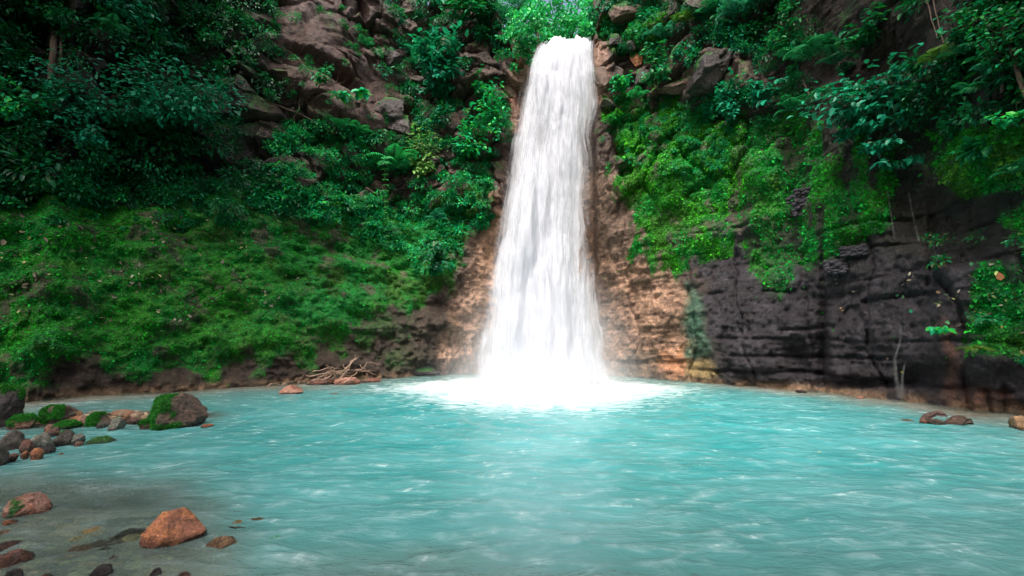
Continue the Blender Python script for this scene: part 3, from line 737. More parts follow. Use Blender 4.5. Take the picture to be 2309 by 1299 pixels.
# ---------------------------------------------------------------- rocks
def ico(sub):
    t = (1 + 5 ** .5) / 2
    V = [(-1, t, 0), (1, t, 0), (-1, -t, 0), (1, -t, 0), (0, -1, t), (0, 1, t), (0, -1, -t), (0, 1, -t), (t, 0, -1), (t, 0, 1), (-t, 0, -1), (-t, 0, 1)]
    Fc = [(0, 11, 5), (0, 5, 1), (0, 1, 7), (0, 7, 10), (0, 10, 11), (1, 5, 9), (5, 11, 4), (11, 10, 2), (10, 7, 6), (7, 1, 8), (3, 9, 4), (3, 4, 2), (3, 2, 6), (3, 6, 8), (3, 8, 9), (4, 9, 5), (2, 4, 11), (6, 2, 10), (8, 6, 7), (9, 8, 1)]
    V = norm(np.array(V, float)); Fc = np.array(Fc)
    for _ in range(sub):
        e = np.sort(np.concatenate([Fc[:, [0, 1]], Fc[:, [1, 2]], Fc[:, [2, 0]]]), 1)
        u, inv = np.unique(e, axis=0, return_inverse=True); inv = inv.ravel()
        mid = norm(V[u[:, 0]] + V[u[:, 1]]); m = inv + len(V); n = len(Fc)
        a, b_, c = m[:n], m[n:2 * n], m[2 * n:]
        V = np.concatenate([V, mid])
        Fc = np.concatenate([np.stack([Fc[:, 0], a, c], 1), np.stack([Fc[:, 1], b_, a], 1), np.stack([Fc[:, 2], c, b_], 1), np.stack([a, b_, c], 1)])
    return V, Fc
ICO = {s: ico(s) for s in (2, 3, 4, 5, 6)}
COLS = {'brown': ((0.16, 0.10, 0.075), (0.09, 0.06, 0.045)), 'grey': ((0.125, 0.11, 0.09), (0.07, 0.062, 0.05)), 'pale': ((0.27, 0.26, 0.22), (0.17, 0.18, 0.14)),
        'orange': ((0.56, 0.22, 0.09), (0.42, 0.17, 0.10)), 'pink': ((0.44, 0.24, 0.18), (0.34, 0.14, 0.09)), 'dark': ((0.045, 0.036, 0.036), (0.022, 0.018, 0.018)),
        'tan': ((0.36, 0.22, 0.12), (0.24, 0.15, 0.09)), 'purple': ((0.12, 0.09, 0.10), (0.055, 0.045, 0.05)), 'rust': ((0.24, 0.10, 0.065), (0.12, 0.07, 0.06))}
def rock_mesh(seed, size, pal, sub=4, planes=None, nplanes=7, moss=0.0, mdir=(0, 0, 1), rough=0.10, cut=(0.55, 0.9)):
    V, Fc = ICO[sub]; V = V.copy(); rs = np.random.default_rng(seed)
    V *= (1 + 0.16 * fbm(V * 1.1 + seed, 3, seed))[:, None]
    pls = planes if planes is not None else [(rs.normal(size=3), rs.uniform(*cut)) for _ in range(nplanes)]
    edge = np.zeros(len(V))
    for n, d in pls:
        n = norm(np.array(n, float)); h = V @ n - d
        V = V - np.where(h > 0, h * 0.93, 0)[:, None] * n
        edge = np.maximum(edge, np.exp(-(h / 0.05) ** 2))
    n0 = norm(V)
    V = V + n0 * (rough * 0.5 * fbm(V * 2.3 + seed, 4, seed + 3) + rough * 0.22 * fbm(V * 8 + seed, 3, seed + 7))[:, None]
    c1, c2 = [np.array(c) for c in COLS[pal]]
    t = sstep(-0.35, 0.45, fbm(V * 2.0 + seed * 3, 4, seed + 5))[:, None]
    col = c1 * (1 - t) + c2 * t
    S = np.array(size) / 2.0
    W = V * S
    low = sstep(0.12, -0.05, (W[:, 2] + 0.0) / max(S[2], 0.01))[:, None] * 0.0
    col = col * (1 - low) + c2 * low
    m = np.zeros(len(V))
    if moss > 0:
        nn = norm(V / S * S.mean()); a = nn @ norm(np.array(mdir, float))
        m = sstep(0.85 - moss, 1.15 - moss, a + 0.45 * fbm(V * 1.7 + seed, 3, seed + 9))
        mm = np.array((0.020, 0.125, 0.012)) * (0.75 + 0.5 * rs.random((len(V), 1)))
        col = col * (1 - m[:, None]) + mm * m[:, None]
        W = W + nn * (m * (0.02 + 0.02 * fbm(V * 9, 3, seed)))[:, None]
    return W, Fc, col, m
def rock(name, label, bb, pal, seed, depth_k=0.9, moss=0.0, mdir=(0, 0, 1), sub=4, planes=None, under=None, group=None, cat='rock', rot=0.0, sink=0.35, lift=0.0, z=0.0, nplanes=7, rough=0.10, cut=(0.55, 0.9), tilt=0.0):
    x0, x1, yt, yb = bb
    g = ground((x0 + x1) / 2, yb, z); dpt = g[1]
    azr = math.atan2(g[0], g[1]); wd = (x1 - x0) * dpt / F * math.cos(azr); ht = (yb - yt) * dpt / F
    dd = wd * depth_k; r_ = ray((x0 + x1) / 2, yt)
    ht = max(0.4 * ht, CAMZ + r_[2] / r_[1] * (dpt + math.cos(azr) * dd * 0.42) - z)
    full = ht / (1 - sink)
    W, Fc, col, m = rock_mesh(seed, (wd, dd, full), pal, sub, planes, nplanes, moss, mdir, rough, cut)
    ct, st = math.cos(tilt), math.sin(tilt)
    W = np.stack([W[:, 0] * ct - W[:, 2] * st, W[:, 1], W[:, 0] * st + W[:, 2] * ct], -1)
    # fit the outline to the real extents
    W[:, 0] *= wd / np.ptp(W[:, 0]); W[:, 0] -= (W[:, 0].max() + W[:, 0].min()) / 2
    W[:, 2] *= full / np.ptp(W[:, 2]); W[:, 2] += ht - W[:, 2].max()
    if under is not None: W[:, 2] += under - W[:, 2].max(); lift = 0.0
    loc = g + np.array([math.sin(azr) * dd * 0.42, math.cos(azr) * dd * 0.42, lift])
    o = mesh_np(name, W, Fc, M_ROCK, col=col, attrs={'moss': m}, smooth=True)
    o.location = loc.tolist(); o.rotation_euler = (0, 0, -azr)
    tag(o, label, cat, group)
    if moss > 0.25:
        a, b_, c = W[Fc[:, 0]], W[Fc[:, 1]], W[Fc[:, 2]]
        ar_ = np.linalg.norm(np.cross(b_ - a, c - a), axis=1) * (m[Fc[:, 0]] > 0.5)
        if ar_.sum() > 0:
            k = rng.choice(len(Fc), int(min(9000, 300 + ar_.sum() / 2 * 9000)), p=ar_ / ar_.sum())
            uvw_ = rng.dirichlet((1, 1, 1), len(k))
            Pm = a[k] * uvw_[:, :1] + b_[k] * uvw_[:, 1:2] + c[k] * uvw_[:, 2:]
            Nm = norm(np.cross(b_ - a, c - a)[k])
            cc = palette(len(k), [(0.015, 0.14, 0.015), (0.04, 0.17, 0.012), (0.02, 0.10, 0.02)], 0.4)
            v, f, cc = scatter(BLADE_V * np.array([1, 2.5, 1]), BLADE_F, Pm, Nm * 0.7 + rnd(len(k)) * 0.7, rnd(len(k)), rng.uniform(0.02, 0.055, len(k)), cc)
            mesh_np('moss', v, f, M_MOSS, o, col=cc)
    return o
up = (0, 0, 1)
# gravel bar at the left
rock('boulder', 'big boulder at the tip of the gravel bar, moss on its left side', (330, 472, 886, 966), 'brown', 101, 0.8, 0.62, (-1.0, -0.25, 0.05), 6,
     [((-1, -.2, .15), .80), ((.75, -.3, .62), .56), ((.1, -.95, .3), .78), ((1, 0, .1), .92), ((-.25, -.2, 1), .80)], cat='boulder', sink=0.25, rough=0.14)
rock('boulder', 'black boulder with a mossy crown cut off by the left edge of the photo', (-90, 52, 864, 965), 'dark', 102, 0.9, 0.35, (0.4, -0.1, 1), 5, cat='boulder', sink=0.2)
rock('boulder', 'rounded brown boulder with moss on its left shoulder behind the mossy stones', (86, 178, 911, 955), 'brown', 103, 0.9, 0.36, (-0.9, -0.4, 0.5), 5, cat='boulder', nplanes=3, cut=(.8, .95))
rock('stone', 'moss covered stone with pinkish spots beside the black boulder', (14, 84, 934, 966), 'pink', 104, 0.9, 0.80, up, 5, cat='stone')
rock('stone', 'low flat stone fully covered in moss in front of the rounded brown boulder', (118, 184, 947, 966), 'brown', 105, 1.1, 0.9, up, 5, cat='stone')
rock('stone', 'brown stone with a mossy left end in the middle of the gravel bar', (192, 256, 929, 962), 'brown', 106, 0.8, 0.42, (-0.7, -0.2, 0.7), 5, cat='stone')
rock('stone', 'dark rounded stone below the moss covered stone at the left edge', (-4, 58, 970, 1010), 'grey', 107, 0.9, 0, up, 5, cat='stone', nplanes=2, cut=(.85, .95))
rock('stone', 'pale grey green angular stone between two dark rounded stones', (66, 124, 973, 1010), 'pale', 108, 0.7, 0, up, 5, cat='stone', nplanes=9, cut=(.5, .7))
rock('stone', 'dark rounded stone right of the pale grey green one', (118, 173, 968, 1002), 'grey', 109, 0.9, 0.12, up, 5, cat='stone', nplanes=3, cut=(.8, .95))
rock('stone', 'pale squarish block in the middle of the gravel bar', (240, 284, 944, 972), 'pale', 110, 0.8, 0, up, 4, cat='stone', nplanes=9, cut=(.5, .7))
rock('boulder', 'half submerged brown rock with a faint mossy top in the water below the gravel bar', (190, 276, 971, 1003), 'brown', 111, 0.9, 0.22, up, 5, cat='boulder', sink=0.5, under=0.16)
rock('stone', 'small tan stone with a pale band behind the gravel bar', (272, 306, 929, 942), 'pink', 112, 1.0, 0, up, 4, cat='stone')
rock('stone', 'small orange brown stone left of the big mossy boulder', (280, 312, 941, 956), 'rust', 113, 1.0, 0, up, 4, cat='stone')
rock('stone', 'flat grey stone leaning on the pale squarish block', (216, 244, 950, 966), 'grey', 114, 0.8, 0, up, 4, cat='stone')
rock('stone', 'orange banded stone at the waterline, larger of the two orange ones on the bar', (66, 98, 1009, 1034), 'orange', 115, 0.9, 0, up, 5, cat='stone', rough=0.16)
rock('stone', 'smaller orange stone beside the orange banded one', (44, 68, 1015, 1032), 'orange', 116, 0.9, 0, up, 4, cat='stone')
rock('stone', 'reddish dark stone wedged under the pale grey green one', (42, 76, 988, 1018), 'rust', 117, 0.9, 0, up, 4, cat='stone')
rock('stone', 'low black stone right of the orange banded one', (92, 126, 1005, 1022), 'dark', 118, 0.9, 0, up, 4, cat='stone')
rock('stone', 'small pinkish white stone at the waterline below the dark rounded one', (166, 188, 994, 1007), 'pink', 119, 0.9, 0, up, 4, cat='stone')
rock('stone', 'grey angular stone with white lines near the waterline', (160, 192, 977, 1002), 'pale', 120, 0.8, 0, up, 4, cat='stone', cut=(.5, .7))
rock('stone', 'round pinkish stone between the moss patches', (98, 122, 957, 973), 'pink', 121, 1, 0, up, 4, cat='stone', nplanes=1)
rock('stone', 'pale stone with a light cap left of the rounded brown boulder', (78, 104, 936, 956), 'pink', 122, 1, 0, up, 4, cat='stone')
rock('boulder', 'dark grey boulder at the left edge below the gravel bar', (-60, 18, 1004, 1050), 'grey', 123, 0.8, 0, up, 5, cat='boulder', nplanes=2)
rock('stone', 'reddish stone at the left edge just above the waterline', (12, 42, 1022, 1038), 'rust', 124, 1, 0, up, 4, cat='stone')
rock('stone', 'half sunken orange stone below the gravel bar', (126, 150, 1011, 1024), 'orange', 125, 1, 0, up, 4, cat='stone', sink=0.6, under=0.02)
rock('stone', 'small flat orange stone in front of the big mossy boulder', (452, 482, 956, 966), 'orange', 126, 1, 0, up, 4, cat='stone')
rock('stone', 'mossy brown stone hugging the left foot of the big boulder', (312, 342, 945, 966), 'brown', 127, 1, 0.5, up, 4, cat='stone')
rock('stone', 'dark brown wedge stone in the middle of the pile', (98, 140, 960, 985), 'rust', 128, 1, 0.1, up, 4, cat='stone')
rock('stone', 'pinkish stone right of the rounded brown boulder', (172, 200, 934, 960), 'pink', 129, 1, 0, up, 4, cat='stone')
# near stones
rock('boulder', 'orange wedge shaped boulder standing in the near shallows', (317, 464, 1147, 1231), 'orange', 201, 0.75, 0, up, 6,
     [((-.80, -.55, .40), .60), ((.45, -.62, .62), .60), ((.85, .1, .50), .70), ((-.6, .6, .45), .6), ((0, -.9, .1), .88)], cat='boulder', sink=0.22, rough=0.07)
rock('boulder', 'pinkish orange boulder with a double hump at the left edge', (6, 116, 1113, 1166), 'pink', 202, 0.8, 0.10, (-1, -.4, 0.1), 6, [((-.4, -.6, .7), .62), ((.6, -.5, .6), .6), ((.9, 0, .3), .8), ((0, -1, .2), .8)], cat='boulder', sink=0.3, rough=0.16)
rock('stone', 'submerged tan slab right of the orange wedge boulder', (446, 540, 1197, 1244), 'tan', 203, 0.9, 0, up, 5, cat='stone', sink=0.5, lift=-0.03, nplanes=4, under=0.09)
rock('stone', 'small orange stone below the double humped boulder', (4, 40, 1171, 1186), 'orange', 204, 0.9, 0, up, 4, cat='stone')
rock('stone', 'flat tan stone at the left edge of the shallows', (-20, 40, 1191, 1204), 'tan', 205, 0.9, 0, up, 4, cat='stone', under=0.02)
rock('stone', 'wide brown stone half under water at the left edge', (-30, 62, 1204, 1240), 'rust', 206, 0.9, 0, up, 5, cat='stone', lift=-0.02, under=0.05)
rock('stone', 'dark slab with a reddish top at the left edge', (-20, 76, 1240, 1276), 'rust', 207, 0.9, 0, up, 5, cat='stone', cut=(.5, .7))
rock('stone', 'dark long cobble pointing up out of the water at the bottom edge', (200, 254, 1272, 1306), 'dark', 208, 0.6, 0, up, 5, cat='stone', tilt=0.5, nplanes=2)
rock('stone', 'small black stone with a white fleck at the bottom edge', (334, 364, 1281, 1306), 'dark', 209, 0.8, 0, up, 4, cat='stone')
rock('stone', 'reddish speckled stone right of the white flecked one at the bottom edge', (396, 430, 1290, 1308), 'rust', 210, 0.8, 0, up, 4, cat='stone')
rock('stone', 'dark wet stone in the bottom left corner', (8, 50, 1283, 1310), 'dark', 211, 0.8, 0, up, 4, cat='stone')
rock('stone', 'maroon stone peeking out left of the long dark cobble', (86, 120, 1294, 1312), 'rust', 212, 0.8, 0, up, 4, cat='stone')
rock('stone', 'sunken orange stone left of the orange wedge boulder', (112, 160, 1232, 1252), 'orange', 213, 1, 0, up, 4, cat='stone', sink=0.6, lift=-0.05, under=-0.04)
rock('stone', 'sunken reddish stone at the foot of the orange wedge boulder', (282, 352, 1234, 1256), 'pink', 214, 1, 0, up, 4, cat='stone', sink=0.6, lift=-0.04, under=-0.03)
rock('stone', 'small white stone amid the shallow ripples', (244, 266, 1252, 1264), 'pale', 215, 1, 0, up, 4, cat='stone', sink=0.5)
rock('stone', 'sunken stone with a green mossy top in the shallows', (580, 650, 1190, 1222), 'tan', 216, 1, 0.6, up, 4, cat='stone', sink=0.6, lift=-0.05, under=0.0)
rock('stone', 'sunken reddish rock at the bottom right corner of the pool', (2190, 2290, 1258, 1299), 'tan', 217, 0.8, 0, up, 5, cat='stone', sink=0.6, lift=-0.07, under=-0.1)
rock('stone', 'sunken tan slab in the bottom centre of the shallows', (330, 420, 1262, 1290), 'tan', 218, 0.8, 0, up, 4, cat='stone', sink=0.6, lift=-0.07, under=-0.06)
# along the far shore
rock('stone', 'pink pointed stone standing in the water before the driftwood', (628, 684, 868, 890), 'pink', 301, 0.9, 0, up, 5, cat='stone', sink=0.3, planes=[((-.6, -.3, .7), .45), ((.6, -.3, .7), .5), ((0, -.9, .4), .7)])
rock('stone', 'small tan stone right of the pink pointed stone', (738, 766, 881, 889), 'tan', 302, 0.9, 0, up, 4, cat='stone', under=0.05)
rock('stone', 'flat reddish stone at the left under the driftwood', (690, 755, 857, 868), 'rust', 303, 0.5, 0, up, 4, cat='stone', rough=0.2, nplanes=9)
rock('stone', 'flat reddish stone in the middle under the driftwood', (752, 815, 850, 867), 'pink', 321, 0.5, 0, up, 4, cat='stone', rough=0.25, nplanes=9)
rock('stone', 'flat reddish stone at the right under the driftwood', (812, 862, 852, 863), 'rust', 322, 0.5, 0, up, 4, cat='stone', rough=0.2, nplanes=9)
rock('stone', 'rounded pinkish stone behind the driftwood against the bank', (745, 790, 824, 850), 'pink', 304, 0.6, 0, up, 4, cat='stone')
rock('stone', 'black pointed stone at the foot of the bank left of the spray', (890, 1000, 825, 848), 'dark', 305, 0.5, 0.15, up, 5, cat='stone', rough=0.18)
rock('stone', 'small pink stone at the right waterline below the black cliff', (1932, 1952, 893, 902), 'pink', 306, 0.9, 0, up, 4, cat='stone')
rock('stone', 'small dark stone at the right waterline under the hollow', (1794, 1820, 879, 886), 'dark', 307, 0.9, 0, up, 4, cat='stone')
rock('stone', 'long submerged tan slab off the right bank', (1985, 2110, 922, 952), 'tan', 308, 1.0, 0, up, 5, cat='stone', sink=0.6, lift=-0.03, nplanes=4, under=0.02)
rock('stone', 'tan and black rock on the right edge of the pool', (2275, 2350, 938, 972), 'tan', 310, 0.9, 0, up, 5, cat='stone')
# broken slab with a curled rim
g = ground(2152, 962); sc = g[1] / F
slab = empty('broken_slab', g + np.array([0, 0.25, 0]))
tag(slab, 'broken brown rock slab with a curled dark rim lying in the shallows on the right', 'slab')
def slab_piece(name, prof, depth, th, pal, seed):
    # profile in pixels around (2152,962), given depth and thickness, ridged top
    pr = np.array(prof, float); n = 60; t = np.linspace(0, 1, n)
    L = np.concatenate([[0], np.cumsum(np.hypot(*np.diff(pr, axis=0).T))]); L /= L[-1]
    x = np.interp(t, L, pr[:, 0]); z = np.interp(t, L, pr[:, 1])
    k = 24; s = np.linspace(-1, 1, k)
    Xg = x[:, None] + 0 * s; Zg = z[:, None] - (s[None] ** 2) * 3; Yg = s[None] * depth + 0 * x[:, None]
    top = np.stack([Xg * sc, Yg * sc * -1, Zg * sc], -1)
    top[..., 1] += 0.10 * fbm(np.stack([Xg * .05, Yg * .05, Xg * 0], -1), 3, seed)
    top[..., 2] += 0.035 * fbm(np.stack([Xg * .12, Yg * .12, Xg * 0], -1), 3, seed + 1)
    bot = top - np.array([0, 0, th])
    V = np.concatenate([top.reshape(-1, 3), bot.reshape(-1, 3)]); N0 = n * k
    gf = grid_faces(n, k); ed = []
    for i in range(n - 1): ed += [(i * k, (i + 1) * k, N0 + (i + 1) * k, N0 + i * k), ((i + 1) * k - 1, (i + 2) * k - 1, N0 + (i + 2) * k - 1, N0 + (i + 1) * k - 1)]
    for j in range(k - 1): ed += [(j, j + 1, N0 + j + 1, N0 + j), ((n - 1) * k + j, (n - 1) * k + j + 1, N0 + (n - 1) * k + j + 1, N0 + (n - 1) * k + j)]
    c1, c2 = COLS[pal]; tt = sstep(-.4, .4, fbm(V * 3, 3, seed))[:, None]
    mesh_np(name, V, [gf, gf[:, ::-1] + N0, np.array(ed)], M_ROCK, slab, col=np.array(c1) * tt + np.array(c2) * (1 - tt), attrs={'moss': np.zeros(len(V))}, smooth=False)
slab_piece('slab_plate', [(-40, 14), (-14, 10), (10, 4), (26, 16), (44, 19), (54, 2)], 20, 0.10, 'brown', 5)
slab_piece('curled_rim', [(-50, 6), (-40, 22), (-22, 28), (-6, 30), (2, 25)], 9, 0.07, 'rust', 9)

# outcrops of the upper cliff
def outcrop(label, px, py, wpx, hpx, pal, seed, k=0.6, push=0.1, tilt=0.0, moss=0.0, cut=(.38, .62), planes=None, name='rock_outcrop', rough=0.10, nplanes=10):
    P, N, m, ok = hit(px, py); P = P[0]; dpt = P[1]
    wd, ht = wpx * dpt / F, hpx * dpt / F
    W, Fc, col, m = rock_mesh(seed, (wd, wd * k, ht), pal, 5, planes, nplanes, max(moss, 0.22), (-.5, -.3, 1), rough, cut)
    ct, st = math.cos(tilt), math.sin(tilt)
    W = np.stack([W[:, 0] * ct - W[:, 2] * st, W[:, 1], W[:, 0] * st + W[:, 2] * ct], -1)
    o = mesh_np(name, W, Fc, M_ROCK, col=col, attrs={'moss': m}, smooth=True)
    d = norm(P * np.array([1, 1, 0])); o.location = (P - d * push).tolist()
    o.rotation_euler = (0, 0, -math.atan2(P[0], P[1]))
    return tag(o, label, 'rock')
#outcrop('large smooth reddish brown rock face at the top left of centre', 715, 100, 230, 230, 'purple', 401, 0.4, -0.3, 0.35)
#outcrop('long brown slab sloping down to the right below the big rock face', 775, 235, 330, 120, 'purple', 402, 0.35, -0.2, -0.60)
outcrop('rounded brown boulder wedged in the middle of the outcrop', 885, 245, 90, 90, 'dark', 403, 0.7, 0.3)
outcrop('pointed brown rock below the wedged rounded boulder', 905, 288, 110, 60, 'purple', 404, 0.6, 0.3, -0.9)
outcrop('greyish rock knob half hidden by leaves left of the dark alcove', 880, 135, 60, 50, 'purple', 405, 0.7, 0.2)
#outcrop('narrow dark overhang under the big reddish rock face', 700, 165, 150, 60, 'dark', 406, 0.6, 0.5, -0.5)
outcrop('large dark rock jutting out under the ferns right of the waterfall', 1605, 160, 150, 100, 'dark', 411, 0.8, 0.25, 0.15)
outcrop('black wedge rock below the orange stained one', 1447, 185, 60, 70, 'dark', 412, 0.8, 0.5)
outcrop('upright rock with an orange stain beside the black wedge', 1440, 140, 40, 60, 'orange', 413, 0.7, 0.35, 0.3)
outcrop('grey flat slab at the top edge above the ferns', 1575, 15, 110, 70, 'grey', 414, 0.6, 0.8, 0.35)
outcrop('small dark rock with a pale top left of the ferns', 1422, 108, 44, 34, 'purple', 415, 0.8, 0.4)
outcrop('mossy dark rock beside the pale topped one', 1388, 98, 44, 40, 'dark', 416, 0.8, 0.4, moss=0.45)
outcrop('mossy humped rock just above the waterfall lip on the right', 1410, 40, 110, 80, 'brown', 417, 0.8, 0.5, moss=0.6)
outcrop('greenish brown block beside the right edge of the falling water', 1352, 178, 50, 80, 'brown', 418, 0.8, 0.35)
outcrop('dark flat stones stacked beside the falling water below the greenish block', 1368, 240, 56, 26, 'grey', 419, 0.9, 0.4)
outcrop('pinkish rib of rock beside the left edge of the falling water', 1158, 245, 40, 150, 'pink', 420, 0.7, 0.5, 0.12)
outcrop('brown rock shoulder left of the waterfall lip', 1168, 130, 46, 90, 'rust', 421, 0.8, 0.5, 0.3)
outcrop('jagged dark rocks under the roots high on the cliff right of the waterfall', 1530, 205, 90, 46, 'brown', 422, 0.8, 0.4)

# ---------------------------------------------------------------- tubes, twigs, branches
def tube(path, rad, ns=7):
    P = np.array(path, float); n = len(P); r = np.interp(np.linspace(0, 1, n), np.linspace(0, 1, len(rad)), rad)
    T = norm(np.gradient(P, axis=0)); ref = np.where(np.abs(T[:, 2:3]) > 0.9, np.array([[1., 0, 0]]), np.array([[0, 0, 1.]]))
    a = norm(np.cross(T, ref)); b_ = np.cross(T, a); th = np.linspace(0, 2 * np.pi, ns, endpoint=False)
    V = P[:, None] + r[:, None, None] * (np.cos(th)[None, :, None] * a[:, None] + np.sin(th)[None, :, None] * b_[:, None])
    V = V.reshape(-1, 3)
    i = np.arange(n - 1)[:, None] * ns + np.arange(ns)[None]; j = np.arange(n - 1)[:, None] * ns + (np.arange(ns)[None] + 1) % ns
    Fc = np.stack([i, j, j + ns, i + ns], -1).reshape(-1, 4)
    return V, Fc, np.full((len(V), 3), 0.1)
def wiggle(p0, p1, n=14, amp=0.08, sag=0.0, rs=None):
    rs = rs or rng; p0, p1 = np.array(p0, float), np.array(p1, float); t = np.linspace(0, 1, n)[:, None]
    L = np.linalg.norm(p1 - p0); P = p0 + (p1 - p0) * t
    w_ = np.cumsum(rs.normal(size=(n, 3)), 0); w_ -= w_[0] + (w_[-1] - w_[0]) * t
    P = P + w_ / max(1, np.abs(w_).max()) * amp * L
    P[:, 2] -= (sag * L * 4 * t * (1 - t))[:, 0]
    return P
def branch(name, label, cat, pts, r0, r1, mat, forks=0, group=None, seed=1, dep_off=0.0, amp=0.05):
    rs = np.random.default_rng(seed); parts = []
    pts = np.array(pts, float); path = []
    for k in range(len(pts) - 1):
        s_ = wiggle(pts[k], pts[k + 1], 10, amp, 0, rs); path.append(s_ if k == 0 else s_[1:])
    path = np.concatenate(path); parts.append(tube(path, [r0, r1]))
    for k in range(forks):
        i = rs.integers(len(path) // 4, len(path) - 2); d = norm(path[i + 1] - path[i]); L = np.linalg.norm(pts[-1] - pts[0]) * rs.uniform(.15, .4)
        e = path[i] + norm(d + norm(rs.normal(size=3)) * 0.8) * L
        parts.append(tube(wiggle(path[i], e, 9, 0.1, 0, rs), [r0 * .55, r1 * .5], 5))
    V, Fs, cc = merge(parts); base = V[0].copy()
    o = mesh_np(name, V - base, Fs, mat, smooth=True); o.location = base.tolist()
    return tag(o, label, cat, group)
# driftwood tangle at the foot of the left bank
def wp(px, py, dep): d = ray(px, py); return d / d[1] * dep + np.array([0, 0, CAMZ])
DW = [((670, 872), (770, 838), 'long pale driftwood branch reaching down to the pink pointed stone'), ((705, 838), (770, 830), 'thin driftwood twig pointing left from the top of the tangle'),
      ((690, 846), (835, 836), 'thin driftwood branch lying level along the top of the tangle'), ((800, 835), (848, 846), 'short driftwood twig at the right end of the tangle'),
      ((768, 862), (800, 800), 'driftwood branch standing steeply against the bank'), ((740, 830), (815, 866), 'driftwood branch crossing the tangle down to the right'),
      ((600, 872), (680, 868), 'long thin driftwood root lying along the waterline left of the tangle'), ((775, 868), (835, 815), 'driftwood branch leaning up to the right against the bank'),
      ((720, 866), (788, 826), 'driftwood branch leaning up in the middle of the tangle'), ((812, 822), (842, 872), 'thin driftwood twig hanging down on the right'),
      ((735, 822), (765, 864), 'thin driftwood twig dropping through the middle of the tangle'), ((700, 858), (810, 862), 'driftwood branch resting on the flat reddish rocks')]
for k, (a_, b2, lab) in enumerate(DW):
    P, N, m, ok = hit([a_[0], b2[0]], [min(a_[1], 848), min(b2[1], 848)])
    da, db = P[0][1] - 0.9 - 0.3 * (k % 3), P[1][1] - 0.6
    branch('driftwood_branch', lab, 'driftwood', [wp(*a_, da), wp((a_[0] + b2[0]) / 2, (a_[1] + b2[1]) / 2 - 4, (da + db) / 2), wp(*b2, db)], 0.06 if k in (0, 4, 8) else 0.038, 0.015, M_TWIG, 4 if k in (0, 5, 8) else 2, 'tangled driftwood at the foot of the left bank', 500 + k, amp=0.09)

# lianas, trunks and bare stems on the cliff
def on_cliff(px, py, off=0.3):
    P, N, m, ok = hit(px, py); d = norm(P[0] * np.array([1, 1, 0])); return P[0] - d * off
STEMS = [([(66, -20), (50, 70), (20, 150), (4, 215)], .05, .03, 'thin reddish liana slanting down at the top left corner', 'liana'),
         ([(112, -30), (112, 60), (118, 130), (112, 200)], .16, .13, 'dark upright trunk among the leaves at the upper left', 'trunk'),
         ([(140, -30), (143, 60), (136, 130), (130, 195)], .07, .05, 'slimmer pale stem right of the dark upright trunk', 'stem'),
         ([(2262, 80), (2280, 130), (2296, 180), (2320, 250)], .09, .06, 'reddish brown trunk leaning right near the right edge', 'trunk'),
         ([(2262, 150), (2264, 190), (2262, 230)], .05, .04, 'short upright stem left of the leaning trunk', 'stem'),
         ([(2084, -20), (2100, 50), (2116, 110)], .025, .02, 'thin hanging root before the dark overhang, left of a pair', 'root'),
         ([(2104, -20), (2112, 50), (2130, 120)], .025, .02, 'thin hanging root before the dark overhang, right of a pair', 'root'),
         ([(1820, 60), (1834, 110), (1842, 150)], .025, .02, 'thin hanging root between the trailing plants at the upper right', 'root'),
         ([(1808, 185), (1822, 220), (1832, 245)], .03, .025, 'thin stem below the ferns at the upper right', 'stem'),
         ([(600, 100), (660, 135), (720, 200)], .04, .02, 'bare twig arching down across the reddish rock', 'branch'),
         ([(560, 80), (610, 120), (690, 235), (700, 270)], .05, .03, 'curved bare branch left of the brown slab', 'branch'),
         ([(690, 235), (720, 205), (770, 200)], .04, .02, 'thin branch carrying the light leaves over the brown slab', 'branch'),
         ([(1098, 28), (1120, 52), (1140, 82)], .03, .02, 'yellowish dry frond stalk left of the waterfall lip', 'stalk'),
         ([(600, 240), (680, 270), (755, 312)], .06, .04, 'mossy branch lying along the lower edge of the brown slab', 'branch'),
         ([(958, -20), (970, 20), (962, 60)], .03, .02, 'pale hanging roots above the leafy curtain', 'root')]
for k, (pts, r0, r1, lab, kind) in enumerate(STEMS):
    off = 1.1 if kind in ('trunk',) else 0.8
    branch({'root': 'hanging_root', 'trunk': 'tree_trunk', 'stem': 'plant_stem', 'liana': 'liana', 'branch': 'bare_branch', 'stalk': 'dry_stalk'}[kind], lab, kind,
           [on_cliff(p[0], max(p[1], -40), off) for p in pts], r0, r1, M_BARK, 3 if kind == 'branch' else 0, None, 600 + k, amp=0.02)

